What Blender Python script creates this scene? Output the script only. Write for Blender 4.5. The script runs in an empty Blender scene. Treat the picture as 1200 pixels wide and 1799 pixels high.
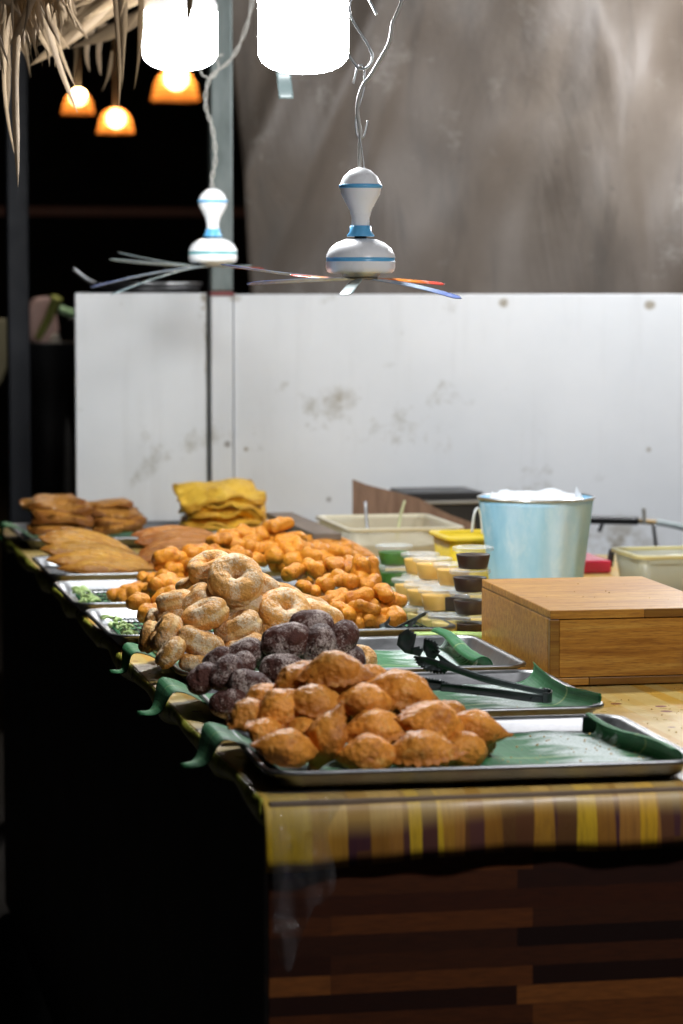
import bpy, bmesh, math, random
import numpy as np
from mathutils import Vector, Matrix, Euler, noise
R = math.radians
random.seed(7)
S = bpy.context.scene
COL = S.collection

# ------------------------------------------------------------------ camera, world, exposure
YAW, PIT = math.atan(1020/5000), math.atan(400/5000)
CAMZ = 1.30
cd = bpy.data.cameras.new('camera'); cam = bpy.data.objects.new('camera', cd); COL.objects.link(cam)
cam.location = (0, 0, CAMZ); cam.rotation_euler = (math.pi/2 - PIT, 0, -YAW)
cd.sensor_fit = 'HORIZONTAL'; cd.sensor_width = 24; cd.lens = 100
cd.clip_start = 0.05; cd.clip_end = 200
cd.dof.use_dof = True; cd.dof.focus_distance = 3.62; cd.dof.aperture_fstop = 6.3; cd.dof.aperture_blades = 9
S.camera = cam
W = bpy.data.worlds.new('World'); S.world = W; W.use_nodes = True
wn = W.node_tree; bg = wn.nodes['Background']
sky = wn.nodes.new('ShaderNodeTexSky'); sky.sky_type = 'NISHITA'; sky.sun_disc = False
sky.sun_elevation = R(-4); sky.sun_rotation = R(150)
wn.links.new(sky.outputs[0], bg.inputs[0]); bg.inputs[1].default_value = 0.05
S.view_settings.view_transform = 'Standard'; S.view_settings.look = 'None'
S.view_settings.exposure = 0.18; S.view_settings.gamma = 1
S.cycles.use_denoising = True
S.cycles.max_bounces = 10; S.cycles.transparent_max_bounces = 24
S.cycles.sample_clamp_indirect = 6
LAMP = 185.0       # radiance of the white bulbs

_fw = Vector((math.sin(YAW)*math.cos(PIT), math.cos(YAW)*math.cos(PIT), -math.sin(PIT)))
_rt = Vector((math.cos(YAW), -math.sin(YAW), 0)); _up = _rt.cross(_fw)
_C = Vector((0, 0, CAMZ))
def ray(px, py): return _fw + _rt*((px-600)/5000) - _up*((py-899.5)/5000)
def atY(px, py, y): r = ray(px, py); return _C + r*(y/r.y)          # a point at depth y
def atZ(px, py, z): r = ray(px, py); return _C + r*((z-CAMZ)/r.z)   # a point at height z
def atD(px, py, d): return _C + ray(px, py)*d

# ------------------------------------------------------------------ object helpers
def link(name, me, mat=None, parent=None, loc=None):
    o = bpy.data.objects.new(name, me); COL.objects.link(o)
    if mat and me: me.materials.append(mat)
    if parent: o.parent = parent
    if loc is not None: o.location = loc
    return o
def tag(o, label, cat, group=None, kind=None):
    if label: o['label'] = label
    if cat: o['category'] = cat
    if group: o['group'] = group
    if kind: o['kind'] = kind
    return o
def empty(name, loc, rz=0):
    o = bpy.data.objects.new(name, None); COL.objects.link(o); o.empty_display_size = .05
    o.location = loc; o.rotation_euler = (0, 0, rz); return o
def mesh(name, vs, fs, smooth=True):
    me = bpy.data.meshes.new(name); me.from_pydata([tuple(v) for v in vs], [], fs); me.update()
    if smooth:
        for p in me.polygons: p.use_smooth = True
    return me
def bm2me(name, bm, smooth=False):
    me = bpy.data.meshes.new(name); bm.to_mesh(me); bm.free()
    if smooth:
        for p in me.polygons: p.use_smooth = True
    return me
def box_bm(bm, x0, x1, y0, y1, z0, z1, bev=0.0, seg=2):
    r = bmesh.ops.create_cube(bm, size=1)
    vs = r['verts']
    bmesh.ops.scale(bm, vec=(x1-x0, y1-y0, z1-z0), verts=vs)
    bmesh.ops.translate(bm, vec=((x0+x1)/2, (y0+y1)/2, (z0+z1)/2), verts=vs)
    if bev:
        es = list({e for v in vs for e in v.link_edges})
        bmesh.ops.bevel(bm, geom=es, offset=bev, segments=seg, affect='EDGES', profile=.5)
def box(name, x0, x1, y0, y1, z0, z1, mat, parent=None, bev=0.002, loc=None):
    bm = bmesh.new(); box_bm(bm, x0, x1, y0, y1, z0, z1, bev)
    return link(name, bm2me(name, bm), mat, parent, loc)
def lathe_me(name, prof, n=48, flute=None, cap=True):
    vs, fs = [], []
    for j, (r, z) in enumerate(prof):
        for i in range(n):
            a = 2*math.pi*i/n; rr = r*(1 if not flute else flute(a, z))
            vs.append((rr*math.cos(a), rr*math.sin(a), z))
    for j in range(len(prof)-1):
        for i in range(n):
            k = (i+1) % n
            fs.append((j*n+i, j*n+k, (j+1)*n+k, (j+1)*n+i))
    if cap:
        if prof[0][0] > 1e-5: fs.append(tuple(range(n))[::-1])
        if prof[-1][0] > 1e-5: fs.append(tuple((len(prof)-1)*n+i for i in range(n)))
    return mesh(name, vs, fs)
def lathe(name, prof, mat, parent=None, loc=None, n=48, flute=None, cap=True):
    return link(name, lathe_me(name, prof, n, flute, cap), mat, parent, loc)
def smooth_path(pts, n=6):
    pts = [Vector(p) for p in pts]
    if len(pts) < 3: return pts
    out = []
    for i in range(len(pts)-1):
        p0 = pts[max(i-1, 0)]; p1 = pts[i]; p2 = pts[i+1]; p3 = pts[min(i+2, len(pts)-1)]
        for k in range(n):
            t = k/n
            out.append(.5*((2*p1) + (p2-p0)*t + (2*p0-5*p1+4*p2-p3)*t*t + (3*p1-p0-3*p2+p3)*t**3))
    out.append(pts[-1]); return out
def tube_add(vs, fs, pts, r, n=8):
    pts = [Vector(p) for p in pts]; b = len(vs); m = len(pts)
    ref = Vector((0, 0, 1))
    prev = None
    for i, p in enumerate(pts):
        t = (pts[min(i+1, m-1)]-pts[max(i-1, 0)]).normalized()
        if prev is None:
            a = t.cross(ref) if abs(t.dot(ref)) < .95 else t.cross(Vector((1, 0, 0)))
        else: a = prev - t*prev.dot(t)
        a.normalize(); prev = a; c = t.cross(a)
        rr = r(i/(m-1)) if callable(r) else r
        for k in range(n):
            g = 2*math.pi*k/n; vs.append(p + a*(rr*math.cos(g)) + c*(rr*math.sin(g)))
    for i in range(m-1):
        for k in range(n):
            l = (k+1) % n
            fs.append((b+i*n+k, b+i*n+l, b+(i+1)*n+l, b+(i+1)*n+k))
    fs.append(tuple(b+k for k in range(n))[::-1]); fs.append(tuple(b+(m-1)*n+k for k in range(n)))
def tube(name, pts, r, mat, parent=None, n=8, sm=6):
    vs, fs = [], []; tube_add(vs, fs, smooth_path(pts, sm), r, n)
    return link(name, mesh(name, vs, fs), mat, parent)
def solid(o, t, off=0, sub=0):
    m = o.modifiers.new('s', 'SOLIDIFY'); m.thickness = t; m.offset = off
    if sub:
        m2 = o.modifiers.new('d', 'SUBSURF'); m2.levels = sub; m2.render_levels = sub
    return o
def grid_me(name, f, nu, nv, uv=None):
    vs = [f(i/nu, j/nv) for j in range(nv+1) for i in range(nu+1)]
    fs = [(j*(nu+1)+i, j*(nu+1)+i+1, (j+1)*(nu+1)+i+1, (j+1)*(nu+1)+i) for j in range(nv) for i in range(nu)]
    me = mesh(name, vs, fs)
    ul = me.uv_layers.new(name='UVMap')
    for l in me.loops:
        i = l.vertex_index % (nu+1); j = l.vertex_index//(nu+1)
        ul.data[l.index].uv = uv(i/nu, j/nv) if uv else (i/nu, j/nv)
    return me
def fbm(v, o=3): return noise.fractal(v, 1.0, 2.0, o)

# ------------------------------------------------------------------ material helpers
class NT:
    def __init__(s, name):
        s.m = bpy.data.materials.new(name); s.m.use_nodes = True; s.t = s.m.node_tree
        s.p = s.t.nodes['Principled BSDF']; s.out = s.t.nodes['Material Output']
        s.tc = s.t.nodes.new('ShaderNodeTexCoord')
    def n(s, typ, **kw):
        nd = s.t.nodes.new('ShaderNode'+typ)
        for k, v in kw.items():
            if k.startswith('i_'):
                key = k[2:].replace('_', ' '); nd.inputs[key].default_value = v
            else: setattr(nd, k, v)
        return nd
    def l(s, a, b): s.t.links.new(a, b)
    def mapping(s, scale=(1, 1, 1), coord='Object', rot=(0, 0, 0), loc=(0, 0, 0)):
        mp = s.n('Mapping'); mp.inputs['Scale'].default_value = scale; mp.inputs['Rotation'].default_value = rot
        mp.inputs['Location'].default_value = loc
        s.l(s.tc.outputs[coord], mp.inputs[0]); return mp.outputs[0]
    def noise(s, sc, det=4, rough=.6, vec=None, dist=0):
        nd = s.n('TexNoise'); nd.inputs['Scale'].default_value = sc; nd.inputs['Detail'].default_value = det
        nd.inputs['Roughness'].default_value = rough; nd.inputs['Distortion'].default_value = dist
        s.l(vec if vec is not None else s.tc.outputs['Object'], nd.inputs['Vector']); return nd.outputs['Fac']
    def ramp(s, fac, stops, interp='LINEAR'):
        r = s.n('ValToRGB'); r.color_ramp.interpolation = interp
        e = r.color_ramp.elements
        e[0].position = stops[0][0]; e[1].position = stops[-1][0]
        for p, c in stops[1:-1]: e.new(p)
        for k, (p, c) in enumerate(stops):
            if abs(e[k].position-p) > 1e-4: print('RAMP', e[k].position, p)
            if isinstance(c, (int, float)): c = (c, c, c)
            e[k].color = (*c, 1)
        s.l(fac, r.inputs[0]); return r.outputs[0]
    def mix(s, fac, a, b, mode='MIX'):
        m = s.n('Mix', data_type='RGBA', blend_type=mode)
        for sock, v in ((0, fac), (6, a), (7, b)):
            if hasattr(v, 'default_value') or hasattr(v, 'is_output'): s.l(v, m.inputs[sock])
            else: m.inputs[sock].default_value = v if sock == 0 else (*v, 1)
        return m.outputs[2]
    def math(s, op, a, b=0.0, c=None):
        m = s.n('Math', operation=op)
        for k, v in enumerate((a, b) if c is None else (a, b, c)):
            if isinstance(v, (int, float)): m.inputs[k].default_value = v
            else: s.l(v, m.inputs[k])
        return m.outputs[0]
    def bump(s, h, strength=.3, dist=.002, prev=None):
        b = s.n('Bump'); b.inputs['Strength'].default_value = strength; b.inputs['Distance'].default_value = dist
        s.l(h, b.inputs['Height'])
        if prev is not None: s.l(prev, b.inputs['Normal'])
        return b.outputs[0]
    def set(s, col=None, rough=None, metal=None, normal=None, spec=None, **kw):
        for key, v in (('Base Color', col), ('Roughness', rough), ('Metallic', metal), ('Normal', normal), ('Specular IOR Level', spec)):
            if v is None: continue
            if isinstance(v, (int, float)): s.p.inputs[key].default_value = v
            elif isinstance(v, tuple): s.p.inputs[key].default_value = (*v, 1)
            else: s.l(v, s.p.inputs[key])
        for k, v in kw.items():
            k = k.replace('_', ' ')
            s.p.inputs[k].default_value = v
        return s.m
def plain(name, col, rough=.5, metal=0, var=.12, sc=30, bump=0, **kw):
    t = NT(name); f = t.noise(sc, 5)
    a = tuple(max(0, c*(1-var)) for c in col); b = tuple(min(1, c*(1+var)) for c in col)
    c = t.ramp(f, [(.3, a), (.7, b)])
    r = t.math('MULTIPLY_ADD', f, .25, rough-.12)
    nb = t.bump(f, bump, .003) if bump else None
    return t.set(c, r, metal, nb, **kw)
M = {}
M['black'] = plain('dark_metal', (.012, .012, .013), .4)
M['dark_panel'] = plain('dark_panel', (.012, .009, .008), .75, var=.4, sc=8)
M['white_plastic'] = plain('white_plastic', (.88, .89, .90), .28, var=.03, sc=20)
M['blue_plastic'] = plain('blue_plastic', (.12, .42, .72), .3, var=.05)
M['teal_plastic'] = plain('teal_plastic', (.06, .36, .38), .3, var=.05)
M['steel'] = plain('steel', (.55, .56, .57), .32, 1, var=.15, sc=60)
M['wire'] = plain('grey_wire', (.42, .44, .45), .38, .7, var=.2, sc=90)
M['cable'] = plain('white_cable', (.34, .33, .30), .4, var=.12, sc=40)

def food(name, base, dark, light, rough=.5, bsc=90, bstr=.5, sugar=0.0, sugcol=(.86, .84, .80), sss=.0, lump=30, edge=None, band=None):
    t = NT(name)
    oi = t.n('ObjectInfo')
    v = t.n('VectorMath', operation='ADD'); t.l(t.tc.outputs['Object'], v.inputs[0])
    cx = t.n('CombineXYZ'); rr = t.math('MULTIPLY', oi.outputs['Random'], 10.0)
    for k in range(3): t.l(rr, cx.inputs[k])
    t.l(cx.outputs[0], v.inputs[1]); vec = v.outputs[0]
    f1 = t.noise(lump, 5, .65, vec); f2 = t.noise(bsc*2.2, 3, .6, vec)
    c = t.ramp(f1, [(.28, dark), (.46, base), (.62, base), (.78, light)])
    tone = t.math('MULTIPLY_ADD', oi.outputs['Random'], .35, .82)
    tc = t.n('CombineXYZ')
    for k in range(3): t.l(tone, tc.inputs[k])
    c = t.mix(1.0, c, tc.outputs[0], 'MULTIPLY')
    c = t.mix(t.ramp(f2, [(.55, 0.0), (.72, .35)]), c, dark)
    if edge:      # browned rim of the piece
        a_, b_, e0, e1, k_ = edge
        mp = t.mapping((1/a_, 1/b_, 0)); ln = t.n('VectorMath', operation='LENGTH'); t.l(mp, ln.inputs[0])
        q = t.math('ADD', ln.outputs['Value'], t.math('MULTIPLY', t.math('SUBTRACT', t.noise(70, 4, .7, vec), .5), .35))
        c = t.mix(t.ramp(q, [(e0, 0.0), (e1, k_)]), c, dark)
    if band:      # paler ring round the waist
        sp = t.n('SeparateXYZ'); t.l(t.tc.outputs['Object'], sp.inputs[0])
        q = t.math('ADD', t.math('ABSOLUTE', sp.outputs['Z']), t.math('MULTIPLY', t.noise(60, 3, .6, vec), .003))
        c = t.mix(t.ramp(t.math('MULTIPLY', q, 100), [(band*60, .75), (band*100, 0.0)]), c, (.90, .62, .26))
    vo = t.n('TexVoronoi'); vo.inputs['Scale'].default_value = bsc; t.l(vec, vo.inputs['Vector'])
    h = t.math('ADD', t.math('MULTIPLY', f2, .6), t.math('MULTIPLY', vo.outputs['Distance'], -.7))
    nb = t.bump(h, bstr*1.2, .003); nb = t.bump(f1, .8, .010, nb)
    bl_ = t.noise(lump*2.6, 4, .7, vec); c = t.mix(t.ramp(bl_, [(.54, 0.0), (.68, .25 if sugar else .55)]), c, dark); c = t.mix(t.ramp(bl_, [(.30, .55), (.42, 0.0)]), c, light)
    ro = t.math('MULTIPLY_ADD', f2, .3, rough-.15)
    if sugar > 0:
        g = t.noise(420, 3, .75, vec); patch = t.noise(38, 4, .6, vec)
        geo = t.n('NewGeometry')
        sn = t.math('ADD', t.math('MULTIPLY', g, .4), t.math('MULTIPLY', patch, .6))
        k = t.ramp(sn, [(.66-sugar*.22, 0.0), (.73-sugar*.20, .75)])
        c = t.mix(k, c, sugcol); nb = t.bump(g, .55, .0012, nb)
        ro = t.mix(k, ro, (.75, .75, .75))
    if sugar > 0: c = t.mix(.05 if base[0] > .3 else .02, c, sugcol)
    t.set(c, ro, 0, nb, .26)
    if sss: 
        t.p.inputs['Subsurface Weight'].default_value = sss
        t.p.inputs['Subsurface Radius'].default_value = (.01, .005, .002); t.p.inputs['Subsurface Scale'].default_value = .5
    return t.m
M['puff'] = food('puff_crust', (.72, .285, .042), (.30, .080, .009), (.90, .56, .17), .44, 150, .5, lump=27, edge=(.032, .023, .76, 1.05, .6))
M['dark_bun'] = food('dark_bun_crust', (.085, .024, .015), (.036, .010, .006), (.17, .06, .035), .6, 150, .6, sugar=.72, sugcol=(.78, .65, .58), lump=50)
M['donut'] = food('donut_crust', (.74, .35, .065), (.56, .21, .030), (.84, .50, .14), .55, 170, .4, sugar=.80, sugcol=(.96, .82, .60), lump=46, band=.0062)
M['knot'] = food('fried_dough', (.64, .25, .024), (.38, .10, .007), (.80, .43, .075), .34, 90, .2, lump=36)
M['crepe'] = food('crepe', (.44, .22, .035), (.26, .095, .012), (.62, .38, .08), .36, 70, .25, lump=24, edge=(.094, .032, .55, .95, .9))
M['crepe_red'] = food('crepe_browned', (.42, .17, .04), (.24, .07, .012), (.56, .30, .10), .4, 70, .25, lump=24, edge=(.085, .030, .6, .95, .9))
M['flat'] = food('griddled_dough', (.46, .20, .035), (.18, .055, .010), (.62, .36, .09), .42, 60, .3, lump=28, edge=(.066, .06, .85, 1.15, .8))
M['roti'] = food('egg_roti', (.84, .51, .055), (.50, .22, .015), (.92, .68, .16), .42, 60, .4, lump=32, edge=(.095, .08, .9, 1.15, .7))

# ------------------------------------------------------------------ the setting
def ground_mat():
    t = NT('ground_concrete'); f = t.noise(3, 6)
    return t.set(t.ramp(f, [(.3, (.02, .018, .016)), (.7, (.045, .04, .036))]), .85, 0, t.bump(t.noise(60), .4, .004))
g = box('ground', -18, 14, -6, 26, -.2, 0, ground_mat(), bev=0); tag(g, None, None, kind='structure')

# --- white board panels, post, tarpaulin behind the table
YB = 5.90
def board_mat():
    t = NT('painted_board'); f = t.noise(1.6, 6, .6); sp = t.noise(14, 5, .7); sp2 = t.noise(5, 3)
    c = t.ramp(f, [(.25, (.64, .67, .70)), (.6, (.76, .78, .80)), (.8, (.70, .73, .75))])
    st = t.ramp(t.math('MULTIPLY', sp, sp2), [(.36, 0.0), (.46, .55)])
    c = t.mix(st, c, (.30, .28, .22))
    vo = t.n('TexVoronoi'); vo.inputs['Scale'].default_value = 5.5; t.l(t.tc.outputs['Object'], vo.inputs['Vector'])
    c = t.mix(t.ramp(vo.outputs['Distance'], [(.035, .75), (.05, 0.0)]), c, (.22, .20, .18))
    wv = t.noise(3.2, 6, .7, t.mapping((6, 1, .5)))
    c = t.mix(t.ramp(wv, [(.52, 0.0), (.75, .30)]), c, (.52, .53, .53))
    # two larger scuffs where the paint is stained
    for (px, py, sx, sz, k) in ((592, 700, .052, .034, .40), (778, 772, .026, .042, .40), (357, 545, .012, .05, 1.2), (362, 600, .006, .10, .6), (885, 532, .014, .012, 1.3), (1142, 536, .016, .012, 1.3),
                              (412, 522, .02, .012, .8), (432, 789, .006, .006, 1.5), (1140, 790, .007, .007, 1.2), (930, 960, .16, .09, .5), (1080, 960, .12, .08, .6)):
        p = atY(px, py, YB)
        mp = t.mapping((1/sx, 0, 1/sz), loc=(-p.x/sx, 0, -p.z/sz))
        ln = t.n('VectorMath', operation='LENGTH'); t.l(mp, ln.inputs[0])
        q = t.math('SUBTRACT', 1.0, ln.outputs['Value'])
        q = t.math('MULTIPLY', t.math('MAXIMUM', q, 0.0), t.ramp(t.noise(26, 5, .7), [(.42, 0.0), (.62, 1.0)]))
        c = t.mix(t.math('MINIMUM', t.math('MULTIPLY', q, k*2), .85), c, (.30, .26, .19))
    return t.set(c, .42, 0, t.bump(f, .1, .01), .35)
MB_ = board_mat()
xl = atY(133, 700, YB).x; zt = atY(600, 517, YB).z
xa, xb = atY(364, 700, YB).x, atY(370, 700, YB).x
xc, xd = atY(408, 700, YB).x, atY(411.5, 700, YB).x
o = box('panel_board', xl, xa, YB, YB+.018, .02, zt+.003, MB_, bev=.002); tag(o, 'narrow white painted panel left of the metal post behind the table', 'board')
o = box('panel_board', xd, 2.9, YB, YB+.018, .02, zt, MB_, bev=.002); tag(o, 'wide white stained panel spanning behind the table right of the post', 'board')
def galv():
    t = NT('galvanised'); f = t.noise(25, 4, .6, t.mapping((1, 1, .3))); g2 = t.noise(120, 3)
    c = t.ramp(f, [(.3, (.10, .125, .12)), (.7, (.20, .23, .225))])
    c = t.mix(t.ramp(g2, [(.55, 0.0), (.75, .4)]), c, (.16, .17, .16))
    return t.set(c, .5, .55, t.bump(g2, .1, .002))
post = empty('metal_post', (0, 0, 0)); tag(post, 'tall square galvanised post with white lower half between the two white panels', 'post')
box('upper_tube', xb, xc+.001, YB-.012, YB+.03, zt+.0062, 3.0, galv(), post, .004)
box('lower_cover', xb, xc, YB-.010, YB+.03, .02, zt-.003, MB_, post, .003)
box('red_tape', xb-.001, xc+.001, YB-.013, YB+.031, zt-.003, zt+.006, plain('red_tape', (.20, .05, .05), .5), post, .001)

def tarp_mat():
    t = NT('tarpaulin'); f = t.noise(1.3, 7, .62); f2 = t.noise(3, 6, .7, t.mapping((1, 1, .35), rot=(0, R(20), 0)), 1.2); f3 = t.noise(90, 3)
    c = t.ramp(f, [(.3, (.070, .054, .042)), (.55, (.122, .098, .078)), (.75, (.19, .16, .132))])
    c = t.mix(t.ramp(f2, [(.5, 0.0), (.72, .55)]), c, (.075, .068, .060))
    c = t.mix(t.ramp(t.noise(6, 6, .8), [(.58, 0.0), (.72, .5)]), c, (.30, .28, .25))
    c = t.mix(t.ramp(t.noise(4.5, 6, .7, t.mapping((1.6, 1, .28)), .6), [(.50, 0.0), (.62, .5)]), c, (.062, .052, .044))
    c = t.mix(t.ramp(t.noise(34, 3, .7), [(.66, 0.0), (.70, .5)]), c, (.08, .07, .06))
    wv = t.n('TexWave', wave_type='BANDS', bands_direction='X'); wv.inputs['Scale'].default_value = 90
    t.l(t.tc.outputs['Object'], wv.inputs['Vector'])
    h = t.math('ADD', f3, t.math('MULTIPLY', wv.outputs['Fac'], .3))
    return t.set(c, .5, 0, t.bump(h, .15, .001, t.bump(f2, .35, .02)), .35)
YT = 6.35
xt0 = atY(436, 515, YT).x; xt1 = atY(400, 0, YT).x
def tarp_f(u, v):
    z = zt-.35 + v*1.9; x0 = xt0 + (xt1-xt0)*max(0, min(1, (z-zt)/.55))*1.0
    if z < zt: x0 = xt0
    x = x0 + u*(3.4-x0)
    d = .022*math.sin(x*7+z*2.6+1.3*math.sin(z*3)) + .012*math.sin(x*17-z*9+2*math.sin(x*3)) + .05*fbm(Vector((x*1.5, z*1.2, 3)))
    # long diagonal folds running down from the upper right
    for (fx, s, a) in ((.95, .42, .030), (1.10, .42, .026), (1.24, .36, .018), (2.0, -.15, .02), (2.45, .2, .022)):
        a *= .4
        q = (x - fx - s*(z-zt)) / .022
        d -= a*math.exp(-q*q)
    return (x, YT + d, z)
o = link('tarpaulin', grid_me('tarpaulin', tarp_f, 170, 120), tarp_mat()); solid(o, .0015)
tag(o, 'wrinkled grey brown tarpaulin hanging as backdrop above the white panels', 'tarpaulin')

# --- dark place behind the left side
o = box('background_wall', -14, 9, 21, 21.3, 0, 9, plain('night_wall', (.02, .017, .015), .8, var=.4, sc=2), bev=0); tag(o, 'dark far wall across the night background', 'wall')
p0 = atY(-30, 372, 12.0); p1 = atY(345, 372, 12.0)
o = box('timber_beam', p0.x-1.2, p1.x+1, 11.95, 12.05, p0.z-.018, p0.z+.022, plain('beam_wood', (.16, .06, .035), .7), bev=.004)
tag(o, 'thin reddish brown beam crossing the dark background', 'beam')
p = atY(33, 600, 6.9)
o = box('steel_post', p.x-.028, p.x+.024, 6.87, 6.92, 0, 3.0, plain('dark_post', (.008, .010, .015), .6), bev=.004)
tag(o, 'dark blue grey upright post at the left behind the table', 'post')

# warm lamps far behind
def shade_mat():
    t = NT('woven_shade'); wv = t.n('TexWave', wave_type='BANDS', bands_direction='Z'); wv.inputs['Scale'].default_value = 12
    t.l(t.tc.outputs['Object'], wv.inputs['Vector'])
    c = t.ramp(wv.outputs['Fac'], [(.2, (.35, .13, .03)), (.8, (.70, .34, .10))])
    t.set(c, .7); t.p.inputs['Emission Strength'].default_value = .0
    tr = t.n('BsdfTranslucent'); t.l(c, tr.inputs[0]); mx = t.n('MixShader'); mx.inputs[0].default_value = .65
    t.l(t.p.outputs[0], mx.inputs[1]); t.l(tr.outputs[0], mx.inputs[2]); hole = t.n('BsdfTransparent'); m3 = t.n('MixShader'); m3.inputs[0].default_value = .3
    t.l(mx.outputs[0], m3.inputs[1]); t.l(hole.outputs[0], m3.inputs[2]); t.l(m3.outputs[0], t.out.inputs[0]); return t.m
def emis(name, col, s):
    t = NT(name); t.p.inputs['Base Color'].default_value = (.9, .9, .9, 1)
    t.p.inputs['Emission Color'].default_value = (*col, 1); t.p.inputs['Emission Strength'].default_value = s; return t.m
M['warm'] = emis('warm_bulb', (1, .62, .28), 34); M['shade'] = shade_mat()
DL = 15.0
for (px, py, w, bx, by, lab) in ((137, 182, 62, 139, 171, 'small woven lampshade glowing orange, the leftmost of three in the dark'),
                         (203, 213, 70, 201, 209, 'scalloped woven lampshade glowing orange, lowest and middle of the three'),
                         (308, 150, 92, 308, 138, 'wide woven lampshade glowing orange just below the smaller hanging lamp')):
    c = atD(px, py, DL); k = DL/5000; r = w/2*k*.9; h = w*.58*k
    e = empty('pendant_lamp', c - Vector((0, 0, h/2))); tag(e, lab, 'lamp', 'woven pendant lamps in the dark background')
    lathe('lamp_shade', [(r, 0), (r*.97, h*.2), (r*.86, h*.55), (r*.66, h*.85), (r*.35, h), (r*.1, h*1.02)], M['shade'], e, n=40, cap=False,
          flute=(lambda a, z, r=r: 1+.05*math.cos(6*a) if z < r*.2 else 1))
    q = atD(bx, by, DL); br = w*.19*k*(1.15)
    lathe('bulb', [(br*math.sin(a), -br*math.cos(a)*1.0) for a in [math.pi*i/14 for i in range(15)]], M['warm'], e, loc=(0, -r*.25, q.z-c.z+h/2), n=24, cap=False)
    vs, fs = [], []; tube_add(vs, fs, [(0, 0, h), (0, 0, h+1.6)], .008, 6); link('cable', mesh('cable', vs, fs), M['black'], e)

# dim clutter behind the left end of the table
YC = 8.2
def atC(px, py, dy=0): return atY(px, py, YC+dy)
e = empty('storage_bin', (atC(80, 600).x, YC, 0)); tag(e, 'tall black flared bin standing in the dark behind the table', 'bin')
kk = YC*1.02/5000
zb, zt2 = atC(80, 760).z, atC(80, 605).z
lathe('bin_body', [(.04, zb-.6), (.055, zb), (.085, zt2), (.088, zt2+.006), (.07, zt2+.004)], M['black'], e, n=32)
def clut(name, pts, th, mat, label, cat, dy=0):
    """a chunky outline with real depth, at its own distance"""
    f = [atC(px, py, dy) for px, py in pts]; n = len(f)
    cx = sum((v.x for v in f))/n; cz = sum((v.z for v in f))/n
    vs = [v for v in f] + [Vector((v.x*.985+cx*.015, v.y+th, v.z*.985+cz*.015)) for v in f]
    fs = [tuple(range(n)), tuple(range(n, 2*n))[::-1]] + [(i, i+n, (i+1) % n+n, (i+1) % n) for i in range(n)]
    me = mesh(name, vs, fs, False); o = link(name, me, mat)
    bv = o.modifiers.new('b', 'BEVEL'); bv.width = .008; bv.segments = 2
    return tag(o, label, cat)
clut('plastic_bag', [(52, 600), (50, 545), (62, 524), (85, 520), (98, 535), (104, 580), (98, 612), (72, 606)], .12, plain('pink_bag', (.30, .20, .18), .55), 'pale pink bag bulging behind the dark post', 'bag', .1)
clut('folded_cloth', [(88, 612), (96, 590), (106, 585), (108, 618), (104, 626)], .10, plain('cream_cloth', (.45, .42, .36), .7), 'cream cloth scrap hanging beside the white panel edge', 'cloth', -.05)
tube('leek', [atC(66, 595, -.1), atC(85, 560, -.12), atC(100, 522, -.14)], lambda t: .010+.006*t, plain('leek_green', (.28, .30, .07), .5), n=10)
tag(bpy.data.objects['leek'], 'yellow green stalk leaning across the pale bag', 'vegetable')
tube('spring_onion', [atC(104, 543, -.05), atC(118, 548, -.05), atC(136, 553, -.04)], .012, plain('onion_green', (.30, .48, .26), .5), n=10)
tag(bpy.data.objects['spring_onion'], 'pale green stalk poking out beside the white panel corner', 'vegetable')
clut('concrete_block', [(70, 716), (88, 672), (102, 634), (112, 636), (116, 716)], .3, plain('grey_block', (.20, .22, .22), .8), 'grey slanted block catching light below the clutter', 'block', .3)
clut('crate', [(-10, 560), (-10, 690), (4, 670), (15, 640), (15, 560)], .3, plain('drab_crate', (.13, .12, .07), .7), 'drab olive crate at the far left beside the dark post', 'crate', .3)
clut('barrel', [(60, 900), (58, 760), (70, 726), (118, 726), (126, 770), (128, 900)], .3, plain('barrel_dark', (.03, .032, .033), .7), 'dark low tub under the grey block', 'tub', .1)
# pan on the ledge behind the left panel
pp = atY(262, 500, 6.15)
e = empty('metal_pan', (pp.x, 6.2, zt-.03)); tag(e, 'dark pan with shiny rim resting behind the left white panel', 'pan')
lathe('pan_body', [(.085, -.02), (.115, .03), (.122, .052), (.118, .052), (.110, .03), (.08, -.012)], M['black'], e, n=48)
vs, fs = [], []; tube_add(vs, fs, [(.121*math.cos(a), .121*math.sin(a), .053) for a in [2*math.pi*i/60 for i in range(61)]], .003, 6)
link('rim', mesh('rim', vs, fs), M['steel'], e)
tube('handle', [(-.11, -.02, .05), (-.14, -.04, .065), (-.165, -.05, .085)], .005, M['steel'], e)
# shelf the pan stands on
o = box('ledge_shelf', xl+.03, xa, 6.0, 6.34, zt-.075, zt-.055, plain('shelf_wood', (.06, .045, .035), .7)); tag(o, 'narrow ledge behind the left white panel under the pan', 'shelf')
o = box('shelf_leg', xl+.05, xl+.09, 6.15, 6.19, 0, zt-.077, M['black']); o.parent = bpy.data.objects['ledge_shelf']

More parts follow.
